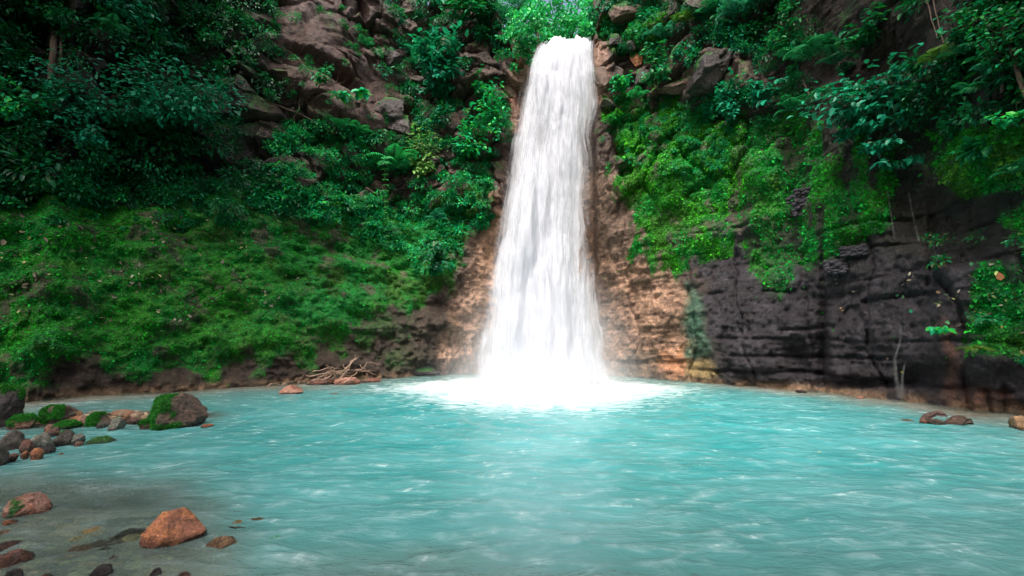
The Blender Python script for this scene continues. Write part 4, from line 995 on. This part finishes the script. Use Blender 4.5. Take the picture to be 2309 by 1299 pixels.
# ---------------------------------------------------------------- ferns
def frond_mesh(name, L, curve, npair, wide, pal, seed, droop=0.6):
    rs = np.random.default_rng(seed); n = 26; t = np.linspace(0, 1, n)
    # rachis in the local xz plane: starts along +x, rises, then bends down
    ang = 0.9 - curve * t ** 1.2; st = L / (n - 1)
    x = np.concatenate([[0], np.cumsum(np.cos(ang[:-1]) * st)]); z = np.concatenate([[0], np.cumsum(np.sin(ang[:-1]) * st)])
    P = np.stack([x, 0 * x, z], -1); parts = [tube(P, [0.012 * L + .004, 0.003 * L], 4)]
    tt = np.linspace(0.12, 0.99, npair); Q = np.stack([np.interp(tt, t, P[:, i]) for i in range(3)], -1)
    T = norm(np.stack([np.interp(tt, t, np.gradient(P[:, i])) for i in range(3)], -1))
    ln = wide * L * (np.sin(np.pi * np.clip(tt * 0.93 + 0.10, 0, 1)) ** 0.8) * rs.uniform(.9, 1.1, npair)
    for s_ in (-1, 1):
        d = np.array([[0, s_, 0]]) + T * 0.45 + np.array([[0, 0, -0.25]])
        nn = np.cross(T, np.array([[0, 1., 0]])) * -1; nn = np.where(nn[:, 2:3] < 0, -nn, nn)
        cc = np.clip(np.array(pal) * rs.uniform(.8, 1.25, (npair, 1)), 0, 1)
        parts.append(scatter(LEAF_V * np.array([1, .36, 1]), LEAF_F, Q, d, nn, ln, cc))
    parts[0] = (parts[0][0], parts[0][1], np.tile(np.array(pal) * 0.6, (len(parts[0][0]), 1)))
    V, Fs, cc = merge(parts)
    me = mesh_np(name, V, Fs, M_LEAF, col=cc, link=False)
    return me
FR_PAL = {'bright': (0.03, 0.42, 0.12), 'mid': (0.015, 0.24, 0.08), 'teal': (0.03, 0.28, 0.16), 'dark': (0.01, 0.12, 0.05), 'yellow': (0.22, 0.24, 0.05), 'olive': (0.10, 0.20, 0.02)}
FRONDS = {}
def frond_proto(pal, v):
    if (pal, v) not in FRONDS:
        FRONDS[pal, v] = frond_mesh('frond', 1.0, (1.9, 2.4, 1.5)[v], (17, 19, 16)[v], (0.22, 0.19, 0.26)[v], FR_PAL[pal], 700 + v).data
    return FRONDS[pal, v]
def fern(label, px, py, span, pal, nf=8, seed=0, off=1.05, arc=(-1.3, 1.3), v=None, name='fern', cat='fern', group=None):
    rs = np.random.default_rng(seed + 900); P = on_cliff(px, py, off); L = span / 2 * P[1] / F * 1.25
    az = math.atan2(P[0], P[1]); f = empty(name, P, -az); tag(f, label, cat, group)
    for k in range(nf):
        a = -math.pi / 2 + arc[0] + (arc[1] - arc[0]) * (k + .5) / nf + rs.uniform(-.12, .12)
        o = bpy.data.objects.new('frond', frond_proto(pal, int(rs.integers(0, 3)) if v is None else v)); C.objects.link(o); o.parent = f
        s_ = L * rs.uniform(.75, 1.15); o.scale = (s_, s_, s_)
        o.rotation_euler = (rs.uniform(-.3, .3), rs.uniform(-.25, .35), a)
    return f
FERNS = [('large bright fern with a broad frond in the lit growth left of the waterfall', 885, 395, 150, 'bright', 8), ('bright palm like fern below the brown slab', 808, 318, 80, 'bright', 8),
         ('bright fern fanning left of the palm like one under the rock', 762, 298, 70, 'bright', 7), ('fern arching over the left side of the waterfall lip', 1170, 48, 120, 'mid', 5),
         ('pale teal fern on the ledge right of the waterfall lip', 1500, 108, 120, 'teal', 6), ('small bright fern on the mossy shoulder right of the waterfall', 1440, 240, 80, 'bright', 7),
         ('fern tuft above the large dark jutting rock', 1590, 55, 80, 'mid', 7), ('upright fern patch beside the grey flat slab', 1660, 60, 110, 'teal', 8),
         ('fern draping over the upper right overhang, left of the yellow green one', 1830, 160, 150, 'mid', 7), ('dark fern with drooping fronds under the draping fern', 1885, 170, 110, 'dark', 6),
         ('yellow green fern lit at the tips on the far upper right', 2120, 165, 130, 'olive', 6), ('fern right of the yellow green one on the far upper right', 2180, 150, 120, 'mid', 7),
         ('pale drooping fern on the far right above the moss', 2225, 190, 90, 'teal', 5), ('green fern spreading above the far right moss', 2200, 235, 110, 'mid', 8),
         ('small fern hanging below the trailing plants at the upper right', 1795, 200, 60, 'mid', 5), ('curved fern over the dark gap between the moss strips', 1790, 270, 100, 'mid', 7),
         ('fern above the narrow moss strip under the dark leafy shrub', 1850, 240, 80, 'mid', 7), ('dark fern in the shade below the large left shrub', 200, 320, 70, 'teal', 6),
         ('pale small fern in the dark hollow under the large left shrub', 258, 322, 40, 'teal', 5), ('fern in the dark recess left of the brown slab', 590, 200, 70, 'dark', 6),
         ('yellow green small fern in the lower right bank', 2200, 790, 70, 'olive', 8), ('green fern tuft in the lower right bank', 2230, 730, 70, 'mid', 8),
         ('small fern in the middle of the bright growth', 700, 360, 60, 'bright', 7), ('dark leaved fern near the bottom of the bright growth', 985, 505, 70, 'teal', 6),
         ('broad leaved dark plant beside the waterfall pillar on the left', 975, 575, 60, 'dark', 7), ('fern low in the far right moss', 2290, 410, 90, 'mid', 7),
         ('small teal fern left of the dark alcove', 820, 120, 60, 'mid', 6), ('fern at the top edge over the leafy curtain', 1060, 20, 90, 'mid', 7),
         ('fern by the left edge among the jungle leaves', 60, 270, 90, 'mid', 7), ('fern at the top left among the trunks', 250, 90, 100, 'mid', 7),
         ('teal fern high on the left between dark hollows', 380, 130, 90, 'teal', 7), ('grassy bright tuft on the ledge above the moss right of the waterfall', 1540, 75, 70, 'olive', 9)]
for k, (lab, x_, y_, sp, pal, nf) in enumerate(FERNS): fern(lab, x_, y_, sp, pal, nf, k)
fern('dry yellow palm frond hanging left of the waterfall lip', 1100, 30, 110, 'yellow', 1, 77, 0.9, (0.2, 0.9), 1, 'palm_frond', 'frond')
# hanging strand of fan leaflets
st0, st1 = on_cliff(868, 385, 1.6), on_cliff(872, 552, 1.1)
strand = empty('hanging_vine', st0); tag(strand, 'long hanging strand of stacked bright leaflets below the large fern', 'vine')
path = wiggle(st0, st1, 30, 0.02); V, Fc, cc = tube(path - st0, [0.012, 0.006], 4); mesh_np('stem', V, Fc, M_BARK, strand)
sp_ = []
for k in range(15):
    t = k / 14; c = st0 * (1 - t) + st1 * t - st0; nL = 14
    a = rng.uniform(0, 2 * np.pi, nL); d = np.stack([np.cos(a), np.sin(a) * 0.6 - 0.3, np.full(nL, -0.35)], -1)
    sp_.append(scatter(LEAF_V, LEAF_F, np.tile(c, (nL, 1)), d, np.tile([0, -.3, 1.], (nL, 1)), rng.uniform(.18, .30, nL) * (1.25 - t * .6), palette(nL, [(0.07, 0.30, 0.07), (0.05, 0.25, 0.06)])))
V, Fs, cc = merge(sp_); mesh_np('foliage', V, Fs, M_LEAF, strand, col=cc)

# ---------------------------------------------------------------- shrubs with branching sprays
def shrub(label, px, py, wpx, hpx, leaf, nleaf, pal, seed, off=0.6, ntw=26, flat=0.35, name='shrub', cat='shrub'):
    rs = np.random.default_rng(seed); P = on_cliff(px, py + hpx * 0.25, off * 0.3); dpt = P[1]
    rw, rh = wpx / 2 * dpt / F, hpx / 2 * dpt / F
    o = empty(name, P, -math.atan2(P[0], P[1])); tag(o, label, cat)
    st, lv = [], []
    for k in range(ntw):
        a = rs.uniform(0, 2 * np.pi); rr_ = rs.uniform(.35, 1) ; e = np.array([math.cos(a) * rw * rr_, -rs.uniform(.2, 1.0) * min(rw, 1.6) - off, math.sin(a) * rh * rr_ + rh * 0.5])
        s_ = wiggle((0, 0, 0), e, 10, 0.08, -0.05, rs); st.append(tube(s_, [0.035, 0.008], 5))
        m_ = nleaf // ntw; t = rs.uniform(.35, 1.08, m_); Q = e[None] * t[:, None] + rs.normal(size=(m_, 3)) * np.array([.16, .16, .16 * flat * 2]) * rw
        Q[:, 2] = e[2] * t + rs.normal(size=m_) * .10 * rh
        if leaf >= 17: Q[:, 2] = np.round(Q[:, 2] / .55) * .55 + rs.normal(size=m_) * .04
        d = e[None] * 0.6 / max(.1, np.linalg.norm(e)) + norm(rs.normal(size=(m_, 3))) * 0.9 * np.array([1, 1, .4]) - np.array([0, 0, .45])
        nn = np.array([[0, -.55, 1.]]) + norm(rs.normal(size=(m_, 3))) * 0.4
        lv.append(scatter(LEAF_V * np.array([1, 1.2, 1]), LEAF_F, Q, d, nn, leaf * dpt / F * rs.uniform(.6, 1.2, m_), palette(m_, pal)))
    V, Fs, cc = merge(st); mesh_np('stem', V, Fs, M_BARK, o)
    V, Fs, cc = merge(lv); mesh_np('foliage', V, Fs, M_LEAF, o, col=cc)
    return o
SH = [('large spreading shrub with pale teal leaves in the middle of the left jungle', 400, 240, 260, 150, 13, 1500, G_TEAL), ('wide shrub with small pale leaves left of the largest left shrub', 190, 245, 220, 110, 12, 1000, G_TEAL),
      ('low shrub with pale leaves under the wide left shrub', 180, 320, 110, 50, 12, 350, G_TEAL), ('bright green bush at the left edge below the liana', 30, 250, 120, 90, 14, 500, G_LIT),
      ('sunlit leafy bush at the top left corner', 100, 60, 190, 100, 14, 700, G_MID), ('broad leaved bush high in the left jungle', 280, 60, 110, 60, 17, 260, G_TEAL),
      ('dark umbrella like shrub with broad teal leaves on the upper right cliff', 1960, 255, 220, 130, 20, 900, G_TEAL), ('small broad leaved plant hanging below the umbrella like shrub, left one', 1975, 345, 90, 30, 19, 110, G_TEAL),
      ('lowest broad leaved sprig below the umbrella like shrub', 2030, 375, 80, 40, 17, 90, G_TEAL), ('small broad leaved sprig at the left foot of the umbrella like shrub', 1912, 318, 60, 26, 18, 80, G_TEAL),
      ('leafy bush with pale leaves hanging left of the dark alcove', 990, 150, 110, 120, 20, 480, G_TEAL), ('bush with large drooping leaves at the top of the leafy curtain', 1060, 30, 130, 80, 17, 400, G_MID),
      ('pale leaved climber on the edge of the dark alcove', 1000, 205, 90, 60, 16, 260, G_TEAL), ('shrub in the dark gap left of the waterfall', 1090, 215, 60, 70, 13, 260, G_MID),
      ('light green sprig over the brown slab, left one', 762, 222, 36, 26, 20, 36, G_LIT), ('light green sprig over the brown slab, right one', 815, 220, 36, 22, 20, 36, G_LIT),
      ('small leafy tuft growing on the brown slab', 720, 185, 50, 36, 16, 60, G_MID), ('climber with round leaves left of the ferns at the upper right', 1775, 95, 80, 110, 15, 260, G_MID),
      ('pale leaved plant over the moss strip at the upper right', 1722, 215, 70, 70, 22, 120, G_TEAL), ('bush with pale leaves on the edge between moss and dark cliff', 1645, 240, 60, 110, 15, 260, G_TEAL),
      ('leafy climber hanging at the top right behind the elephant ears', 1950, 90, 90, 90, 18, 180, G_MID), ('bush of long leaves at the far upper right', 2200, 90, 110, 80, 18, 300, G_MID),
      ('bright plant with long leaves at the right edge', 2280, 275, 70, 60, 24, 60, G_LIT), ('leafy bush around the leaning trunk', 2270, 130, 110, 140, 15, 380, G_MID),
      ('yellowish leafed bush in the bright growth', 950, 355, 80, 110, 11, 420, [(0.12, 0.24, 0.05), (0.16, 0.22, 0.06)]), ('bush of bright leaves above the mossy pillar left of the waterfall', 1070, 320, 80, 130, 12, 520, G_LIT),
      ('dark leaved plant cluster hanging above the left pillar', 985, 590, 70, 60, 13, 260, G_DARK + [(0.05, 0.10, 0.08)]), ('bright green bush right beside the waterfall on the left', 1115, 270, 60, 150, 10, 520, G_LIT),
      ('light climber on the rock ledge right of the waterfall', 1405, 200, 50, 60, 12, 200, G_LIT), ('bush growing out below the black wedge rock', 1480, 185, 70, 50, 12, 240, G_MID),
      ('bush above the orange stained rock', 1475, 140, 60, 40, 11, 180, G_MID), ('broad leaved sprig on the lower right bank', 2110, 735, 50, 26, 18, 24, G_LIT)]
for k, (lab, x_, y_, w_, h_, lf, nl, pal) in enumerate(SH): shrub(lab, x_, y_, w_, h_, lf, nl, pal, 1200 + k, 1.1 if w_ > 100 else 0.9, max(4, min(40, nl // 20)))

# elephant-ear leaves at the top edge
def ear_mesh(seed, L):
    n, k = 22, 13; t = np.linspace(0, 1, n); s_ = np.linspace(-1, 1, k)
    half = np.interp(t, [0, .06, .2, .45, .7, .9, 1], [.10, .26, .40, .42, .30, .12, 0.0])
    lobes = np.where(np.abs(s_)[None] > 0.25, -0.16 * (np.abs(s_)[None]) * np.interp(t, [0, .3], [1, 0])[:, None], 0)
    X = (t[:, None] + lobes) * L; Y = half[:, None] * s_[None] * L
    Z = L * (0.10 * np.abs(s_)[None] ** 1.2 * (1 - t[:, None]) - 0.22 * t[:, None] ** 2 + 0.012 * np.sin((t[:, None] * 1.0 - np.abs(s_)[None] * .35) * 42))
    V = np.stack([X, Y, Z + 0 * X], -1).reshape(-1, 3)
    rib = np.exp(-(np.tile(s_, n) / 0.08) ** 2)[:, None]
    return V, grid_faces(n, k), np.array((0.012, 0.16, 0.075)) * (1 - rib) + np.array((0.04, 0.26, 0.13)) * rib
eg = on_cliff(1925, -25, 0.4)
ear = empty('elephant_ear_plant', eg, -math.atan2(eg[0], eg[1])); tag(ear, 'elephant ear plant with big heart shaped leaves hanging at the top right edge', 'plant')
for k, (x_, y_, L, tw) in enumerate([(1922, -6, .85, -.25), (1860, -10, .55, .5), (1998, -8, .85, .1), (1975, -8, .55, -.5)]):
    tgt = on_cliff(x_, max(y_, -10), 2.6) - eg; az = math.atan2(eg[0], eg[1]); ca, sa = math.cos(az), math.sin(az)
    lx = np.array([tgt[0] * ca - tgt[1] * sa, tgt[0] * sa + tgt[1] * ca, tgt[2]])
    V, Fc, cc = ear_mesh(k, L)
    # hang the blade: along -z, face outward (-y)
    c2_, s2_ = math.cos(tw), math.sin(tw)
    W = np.stack([V[:, 1], -V[:, 2] * 1.0 - V[:, 0] * .25, -V[:, 0]], -1); W = np.stack([W[:, 0] * c2_ - W[:, 2] * s2_, W[:, 1], W[:, 0] * s2_ + W[:, 2] * c2_], -1)
    lf = mesh_np('leaf', W + lx, Fc, M_LEAF, ear, col=cc, smooth=True)
    V, Fc, cc = tube(wiggle((0, 0, 0), lx, 10, .03, -.1), [.03, .018], 6); mesh_np('stem', V, Fc, M_LEAF, ear, col=np.tile((0.02, .12, .05), (len(V), 1)))

# knobbly black root mats hanging on the right cliff
for k, (x_, y_, w_, h_, lab) in enumerate([(1808, 460, 60, 70, 'upper knobbly black root mat hanging between the moss strips'), (1884, 604, 40, 34, 'lower knobbly black root mat under the narrow moss strip'),
                                          (1925, 568, 50, 24, 'thin line of black roots right of the lower root mat')]):
    P = on_cliff(x_, y_, 0.15); s_ = P[1] / F; V0, F0 = ICO[2]; parts = []
    for j in range(150 if k == 0 else 110):
        q = np.clip(rng.normal(size=3), -1.5, 1.5) * np.array([w_ / 3.6, 0, h_ / 3.6]) * s_; q[1] = -rng.uniform(0, .25); r = rng.uniform(.06, .12)
        if k == 0 and q[2] < 0: q[0] *= 0.6
        parts.append((V0 * r * np.array([1.3, 1, .8]) + q, F0, np.tile((0.035, .032, .045), (len(V0), 1))))
    V, Fs, cc = merge(parts); o = mesh_np('root_mat', V, Fs, M_ROCK, col=cc, attrs={'moss': np.zeros(len(V))}, smooth=True)
    o.location = P.tolist(); o.rotation_euler = (0, 0, -math.atan2(P[0], P[1])); tag(o, lab, 'root mat')

# trickles of water on the black wall
m_tr, nt, out = mat_new('trickle_water'); b = NB(nt)
uvn = b.n('ShaderNodeUVMap', uv_map='UVMap').outputs[0]
mp = b.n('ShaderNodeMapping', {'Vector': uvn, 'Scale': (5, 9, 1)}).outputs[0]
cv = b.n('ShaderNodeAttribute', attribute_name='cover').outputs['Fac']
al = b.math('MULTIPLY', b.ramp(b.noise(mp, 1.0, 4.0, 0.6), 0.3, 0.75, 0.02, 0.17), cv)
dd_ = b.n('ShaderNodeBsdfPrincipled', {'Base Color': (0.75, .82, .82, 1), 'Roughness': .3}); tt_ = b.n('ShaderNodeBsdfTransparent')
b.link(b.n('ShaderNodeMixShader', {0: al, 1: tt_.outputs[0], 2: dd_.outputs[0]}).outputs[0], out.inputs[0])
def trickle(label, pts, wid):
    pts = np.array(pts, float); n = 40; t = np.linspace(0, 1, n); tk = np.linspace(0, 1, len(pts))
    px = np.interp(t, tk, pts[:, 0]); py = np.interp(t, tk, pts[:, 1]); wd = np.interp(t, np.linspace(0, 1, len(wid)), wid)
    P, N, m, ok = hit(px, np.minimum(py, 880)); dep = np.minimum.accumulate(P[:, 1] - 0.05)
    s_ = np.linspace(-1, 1, 7); rows = []
    for j in range(n):
        d = ray(px[j] + s_ * wd[j], np.full(7, py[j])); q = d / d[:, 1:2] * dep[j] + np.array([0, 0, CAMZ]); q[:, 1] -= 0.05 * (1 - s_ ** 2); q[:, 2] = np.maximum(q[:, 2], 0.01); rows.append(q)
    V = np.array(rows).reshape(-1, 3); U, T = np.meshgrid(s_, t)
    o = mesh_np('water_trickle', V, grid_faces(n, 7), m_tr, uv=np.stack([U, T], -1).reshape(-1, 2), attrs={'cover': (1 - U ** 2) * sstep(0, .15, T)}, smooth=True)
    return tag(o, label, 'trickle')
trickle('thin white trickle running down the black wall into the pool', [(2030, 730), (2030, 765), (2017, 810), (2020, 850), (2028, 898)], [1.5, 3, 6, 7])
trickle('fainter trickle beside the main one at its foot', [(2040, 815), (2034, 850), (2033, 898)], [1.5, 4, 6])
trickle('faint drip line falling from the dark overhang, left of two', [(2000, 425), (2006, 470), (2016, 540)], [1.2, 1.2, 1.5])
trickle('faint drip line falling from the dark overhang, right of two', [(2048, 430), (2056, 480), (2072, 545)], [2, 2, 3])

# single fallen leaves
def fallen_leaf(label, px, py, spx, colr, onwater=False, seed=0, green=False):
    rs = np.random.default_rng(seed + 40)
    if onwater: P = ground(px, py, 0.05); N = np.array([0, 0, 1.])
    else:
        Pq, Nq, m, ok = hit(px, py); P, N = Pq[0] + Nq[0] * .12, Nq[0]
    s_ = spx * 0.62 * P[1] / F
    V, Fc, cc = scatter(LEAF_V * np.array([1, 1.5, 1]), LEAF_F, np.zeros((1, 3)), np.array([[rs.normal(), -.2, rs.normal()]]) if not onwater else np.array([[1, .3, 0.]]), (N + np.array([0, -.5, 0]))[None] if not onwater else N[None], [s_], np.array([colr]))
    o = mesh_np('fallen_leaf', V, Fc, M_DRY, col=cc); o.location = P.tolist()
    return tag(o, label, 'leaf')
FL_ = [('yellow leaf floating alone on the turquoise water at the right', 1845, 1020, 14, (0.45, .36, .05), True), ('yellow leaf stuck beside the white trickle', 2032, 838, 12, (0.5, .5, .05), False),
       ('pale orange leaf on the black wall below the root mats', 1900, 694, 16, (.6, .33, .14), False), ('small tan leaf low on the black wall left of the trickle', 2002, 806, 8, (.5, .3, .18), False),
       ('green leaf pair on the ledge of the black wall', 2014, 662, 14, (.10, .40, .18), False), ('round pale green leaf right of the leaf pair on the ledge', 2036, 661, 14, (.12, .38, .18), False),
       ('green leaf hanging above the white trickle', 2062, 706, 16, (.03, .30, .14), False), ('long pale green leaf on the right of the black wall', 2140, 730, 22, (.15, .45, .2), False),
       ('large brown curled leaf on the right bank', 2258, 632, 32, (.38, .16, .07), False), ('orange leaf low on the right bank', 2268, 742, 16, (.45, .16, .04), False),
       ('tan leaf among the litter above the black wall', 2118, 655, 16, (.5, .28, .16), False), ('red leaf lying on the lower mossy left bank', 208, 783, 18, (.60, .08, .05), False),
       ('pale dry leaf on the upper left bank', 142, 516, 14, (.5, .4, .2), False), ('broad pale dry leaf at the left edge of the bank', 2, 538, 26, (.5, .36, .26), False),
       ('yellowish leaf on the left bank near the edge', 62, 594, 16, (.3, .33, .12), False), ('pale green fallen leaves under the wedge on the right bank', 2196, 596, 18, (.10, .34, .14), False)]
for k, (lab, x_, y_, s_, cc_, ow) in enumerate(FL_): fallen_leaf(lab, x_, y_, s_, cc_, ow, k)

# pebbles of the bar and the shallows
def pebbles(label, n, fn, smin, smax, z0, cols, name='gravel', under=False):
    V0, F0 = ICO[2]; parts = []
    for j in range(n):
        x_, y_ = fn(); r = rng.uniform(smin, smax)
        z_ = float(bed_height(np.array([x_]), np.array([y_]))[0])
        n_ = 1 + 0.22 * fbm(V0 * 1.3 + j, 2, j % 50); q = V0 * n_[:, None] * r * np.array([rng.uniform(.8, 1.4), rng.uniform(.8, 1.2), rng.uniform(.45, .8)])
        if under: z_ = 0.01 - q[:, 2].max() - 0.10 * rng.random() ** 0.7 - r * 0.2
        parts.append((q + (x_, y_, z_ + r * 0.2), F0, np.tile(palette(1, cols, .3), (len(V0), 1))))
    V, Fs, cc = merge(parts); o = mesh_np(name, V, Fs, M_ROCK, col=cc, attrs={'moss': np.zeros(len(V))}, smooth=True)
    return tag(o, kind='stuff', label=label)
def bar_pt():
    t = rng.random(); g_ = ground(-60 + 400 * t + rng.normal() * 10, np.interp(t, [0, 1], [1010, 945]) + rng.normal() * 12); return g_[0], g_[1]
def near_pt():
    g_ = ground(rng.uniform(-200, 600) * rng.random() ** 0.3, rng.uniform(1160, 1340)); return g_[0], g_[1]
pebbles('small stones and gravel filling the bar on the left', 420, bar_pt, 0.05, 0.20, 0, [COLS['brown'][0], COLS['pink'][0], COLS['grey'][0], COLS['pale'][0], COLS['rust'][0]])
pebbles('stones lying under the shallow near water', 1000, near_pt, 0.05, 0.26, 0, [COLS['brown'][0], COLS['tan'][0], (0.62, .30, .14), (0.55, .40, .25), COLS['dark'][0], COLS['grey'][0]], under=True)

# ---------------------------------------------------------------- trees behind the lip
def tree(label, x_, y_, zb, hgt, cr, seed, pal, nl=3600, lean_=(0, 0)):
    rs = np.random.default_rng(seed); o = empty('rainforest_tree', (x_, y_, zb), rs.uniform(0, 6)); tag(o, label, 'tree', None)
    parts = []; top = np.array([lean_[0], lean_[1], hgt * .8]); tr = wiggle((0, 0, 0), top, 14, .03, 0, rs); parts.append(tube(tr, [hgt * .022, hgt * .008], 9)); ends = []
    for k in range(11):
        i = rs.integers(5, 13); a = rs.uniform(0, 2 * np.pi); e = tr[i] + np.array([math.cos(a) * cr * rs.uniform(.5, .95), math.sin(a) * cr * rs.uniform(.5, .95), rs.uniform(.05, .5) * cr])
        parts.append(tube(wiggle(tr[i], e, 8, .08, 0, rs), [hgt * .008, hgt * .003], 5)); ends.append(e)
    ends.append(top); V, Fs, cc = merge(parts); mesh_np('trunk', V, Fs, M_BARK, o, smooth=True)
    E = np.array(ends); cl = np.concatenate([E + rs.normal(size=E.shape) * cr * .22 for _ in range(5)]); k = rs.integers(0, len(cl), nl)
    Q = cl[k] + norm(rs.normal(size=(nl, 3))) * (cr * .24 * rs.random((nl, 1)) ** .5) * np.array([1, 1, .6])
    tone = (0.65 + 0.7 * rs.random(len(cl)))[k][:, None]
    v, f, cc = scatter(LEAF_V * np.array([1, 1.3, 1]), LEAF_F, Q, norm(rs.normal(size=(nl, 3))) - np.array([0, 0, .5]), norm(rs.normal(size=(nl, 3))) * .7 + np.array([0, -.3, .8]), rs.uniform(.22, .42, nl), np.clip(palette(nl, pal) * tone, 0, 1))
    mesh_np('crown', v, f, M_LEAF, o, col=cc); return o
def tp(px, py, dep): d = ray(px, py); return d[0] / d[1] * dep, dep, CAMZ + d[2] / d[1] * dep
for k, (px_, dep, hh, cr, lab) in enumerate([(1215, 37, 9, 3.0, 'tree with bright leaves over the left side of the waterfall lip'), (1290, 41, 11, 3.4, 'tree with bright leaves right above the middle of the waterfall lip'),
        (1345, 36.5, 8, 2.6, 'tree with bright leaves over the right side of the waterfall lip'), (1250, 50, 13, 4.2, 'hazy tree far behind the waterfall lip, left one'), (1330, 54, 13, 4.4, 'hazy tree far behind the waterfall lip, right one'),
        (1385, 42, 11, 3.6, 'tree standing right of the gap above the waterfall'), (1160, 42, 12, 3.8, 'tree standing left of the gap above the waterfall'), (1232, 45, 12, 3.6, 'pale green tree between the lip and the hazy trees, left one'), (1318, 47, 12, 3.8, 'pale green tree between the lip and the hazy trees, right one')]):
    x0_, y0_, z0_ = tp(px_, 110, dep); tree(lab, x0_, y0_, 23.6 if abs(px_ - 1275) < 90 else 26, hh, cr, 1500 + k, [(0.03, .34, .12), (.06, .38, .10), (.02, .28, .12)], 3000 if k < 3 else 7000)

# ---------------------------------------------------------------- unseen canopy added to shade both sides of the gorge
def canopy(label, clusters):
    parts_t, parts_l = [], []
    for (x_, y_, z_, r, bx_, by_, bz_) in clusters:
        parts_t.append(tube(wiggle((bx_, by_, bz_), (x_, y_, z_ - r * .2), 12, .05), [.5, .15], 8))
        for k in range(9):
            e = np.array([x_, y_, z_]) + rnd(1)[0] * r * np.array([.8, .8, .35]); parts_t.append(tube(wiggle((x_, y_, z_ - r * .2), e, 6, .06), [.14, .04], 5))
        nl = int(95 * r * r); d = rnd(nl) * (rng.random((nl, 1)) ** .4) * r * np.array([1, 1, .38]); Q = np.array([x_, y_, z_]) + d
        keep = fbm(Q * .5, 3, 120) > -.25; Q = Q[keep]; n_ = len(Q)
        parts_l.append(scatter(LEAF_V * np.array([1, 1.4, 1]), LEAF_F, Q, rnd(n_) - np.array([0, 0, .4]), rnd(n_) * .6 + np.array([0, 0, 1.]), rng.uniform(.45, .8, n_), palette(n_, G_MID)))
    V, Fs, cc = merge(parts_t); tag(mesh_np('shade_trunks', V, Fs, M_BARK, smooth=True), kind='stuff', label='unseen trunks added to carry the canopy that shades the gorge')
    V, Fs, cc = merge(parts_l); tag(mesh_np('shade_canopy', V, Fs, M_LEAF, col=cc), kind='stuff', label='unseen tree canopy added to shade the sides of the gorge')
canopy('', [(-29, 9, 36, 8, -33, 14, 33), (-25, 2, 35, 8, -34, 2, 30), (-31, 16, 38, 8, -38, 18, 33), (-16, -8, 33, 8, -26, -12, 10),
            (18, 4, 32, 7, 27, 6, 28), (23, 11, 35, 7, 32, 12, 30), (14, -4, 31, 7, 24, -6, 14), (27, 1, 36, 8, 34, 2, 30), (18, 12, 34, 7, 30, 16, 32), (-22, 13, 36, 7, -36, 20, 34), (0, -16, 24, 9, 2, -20, 1.5), (12, -16, 22, 9, 14, -22, 1.5), (-12, -18, 22, 9, -14, -24, 1.5)])
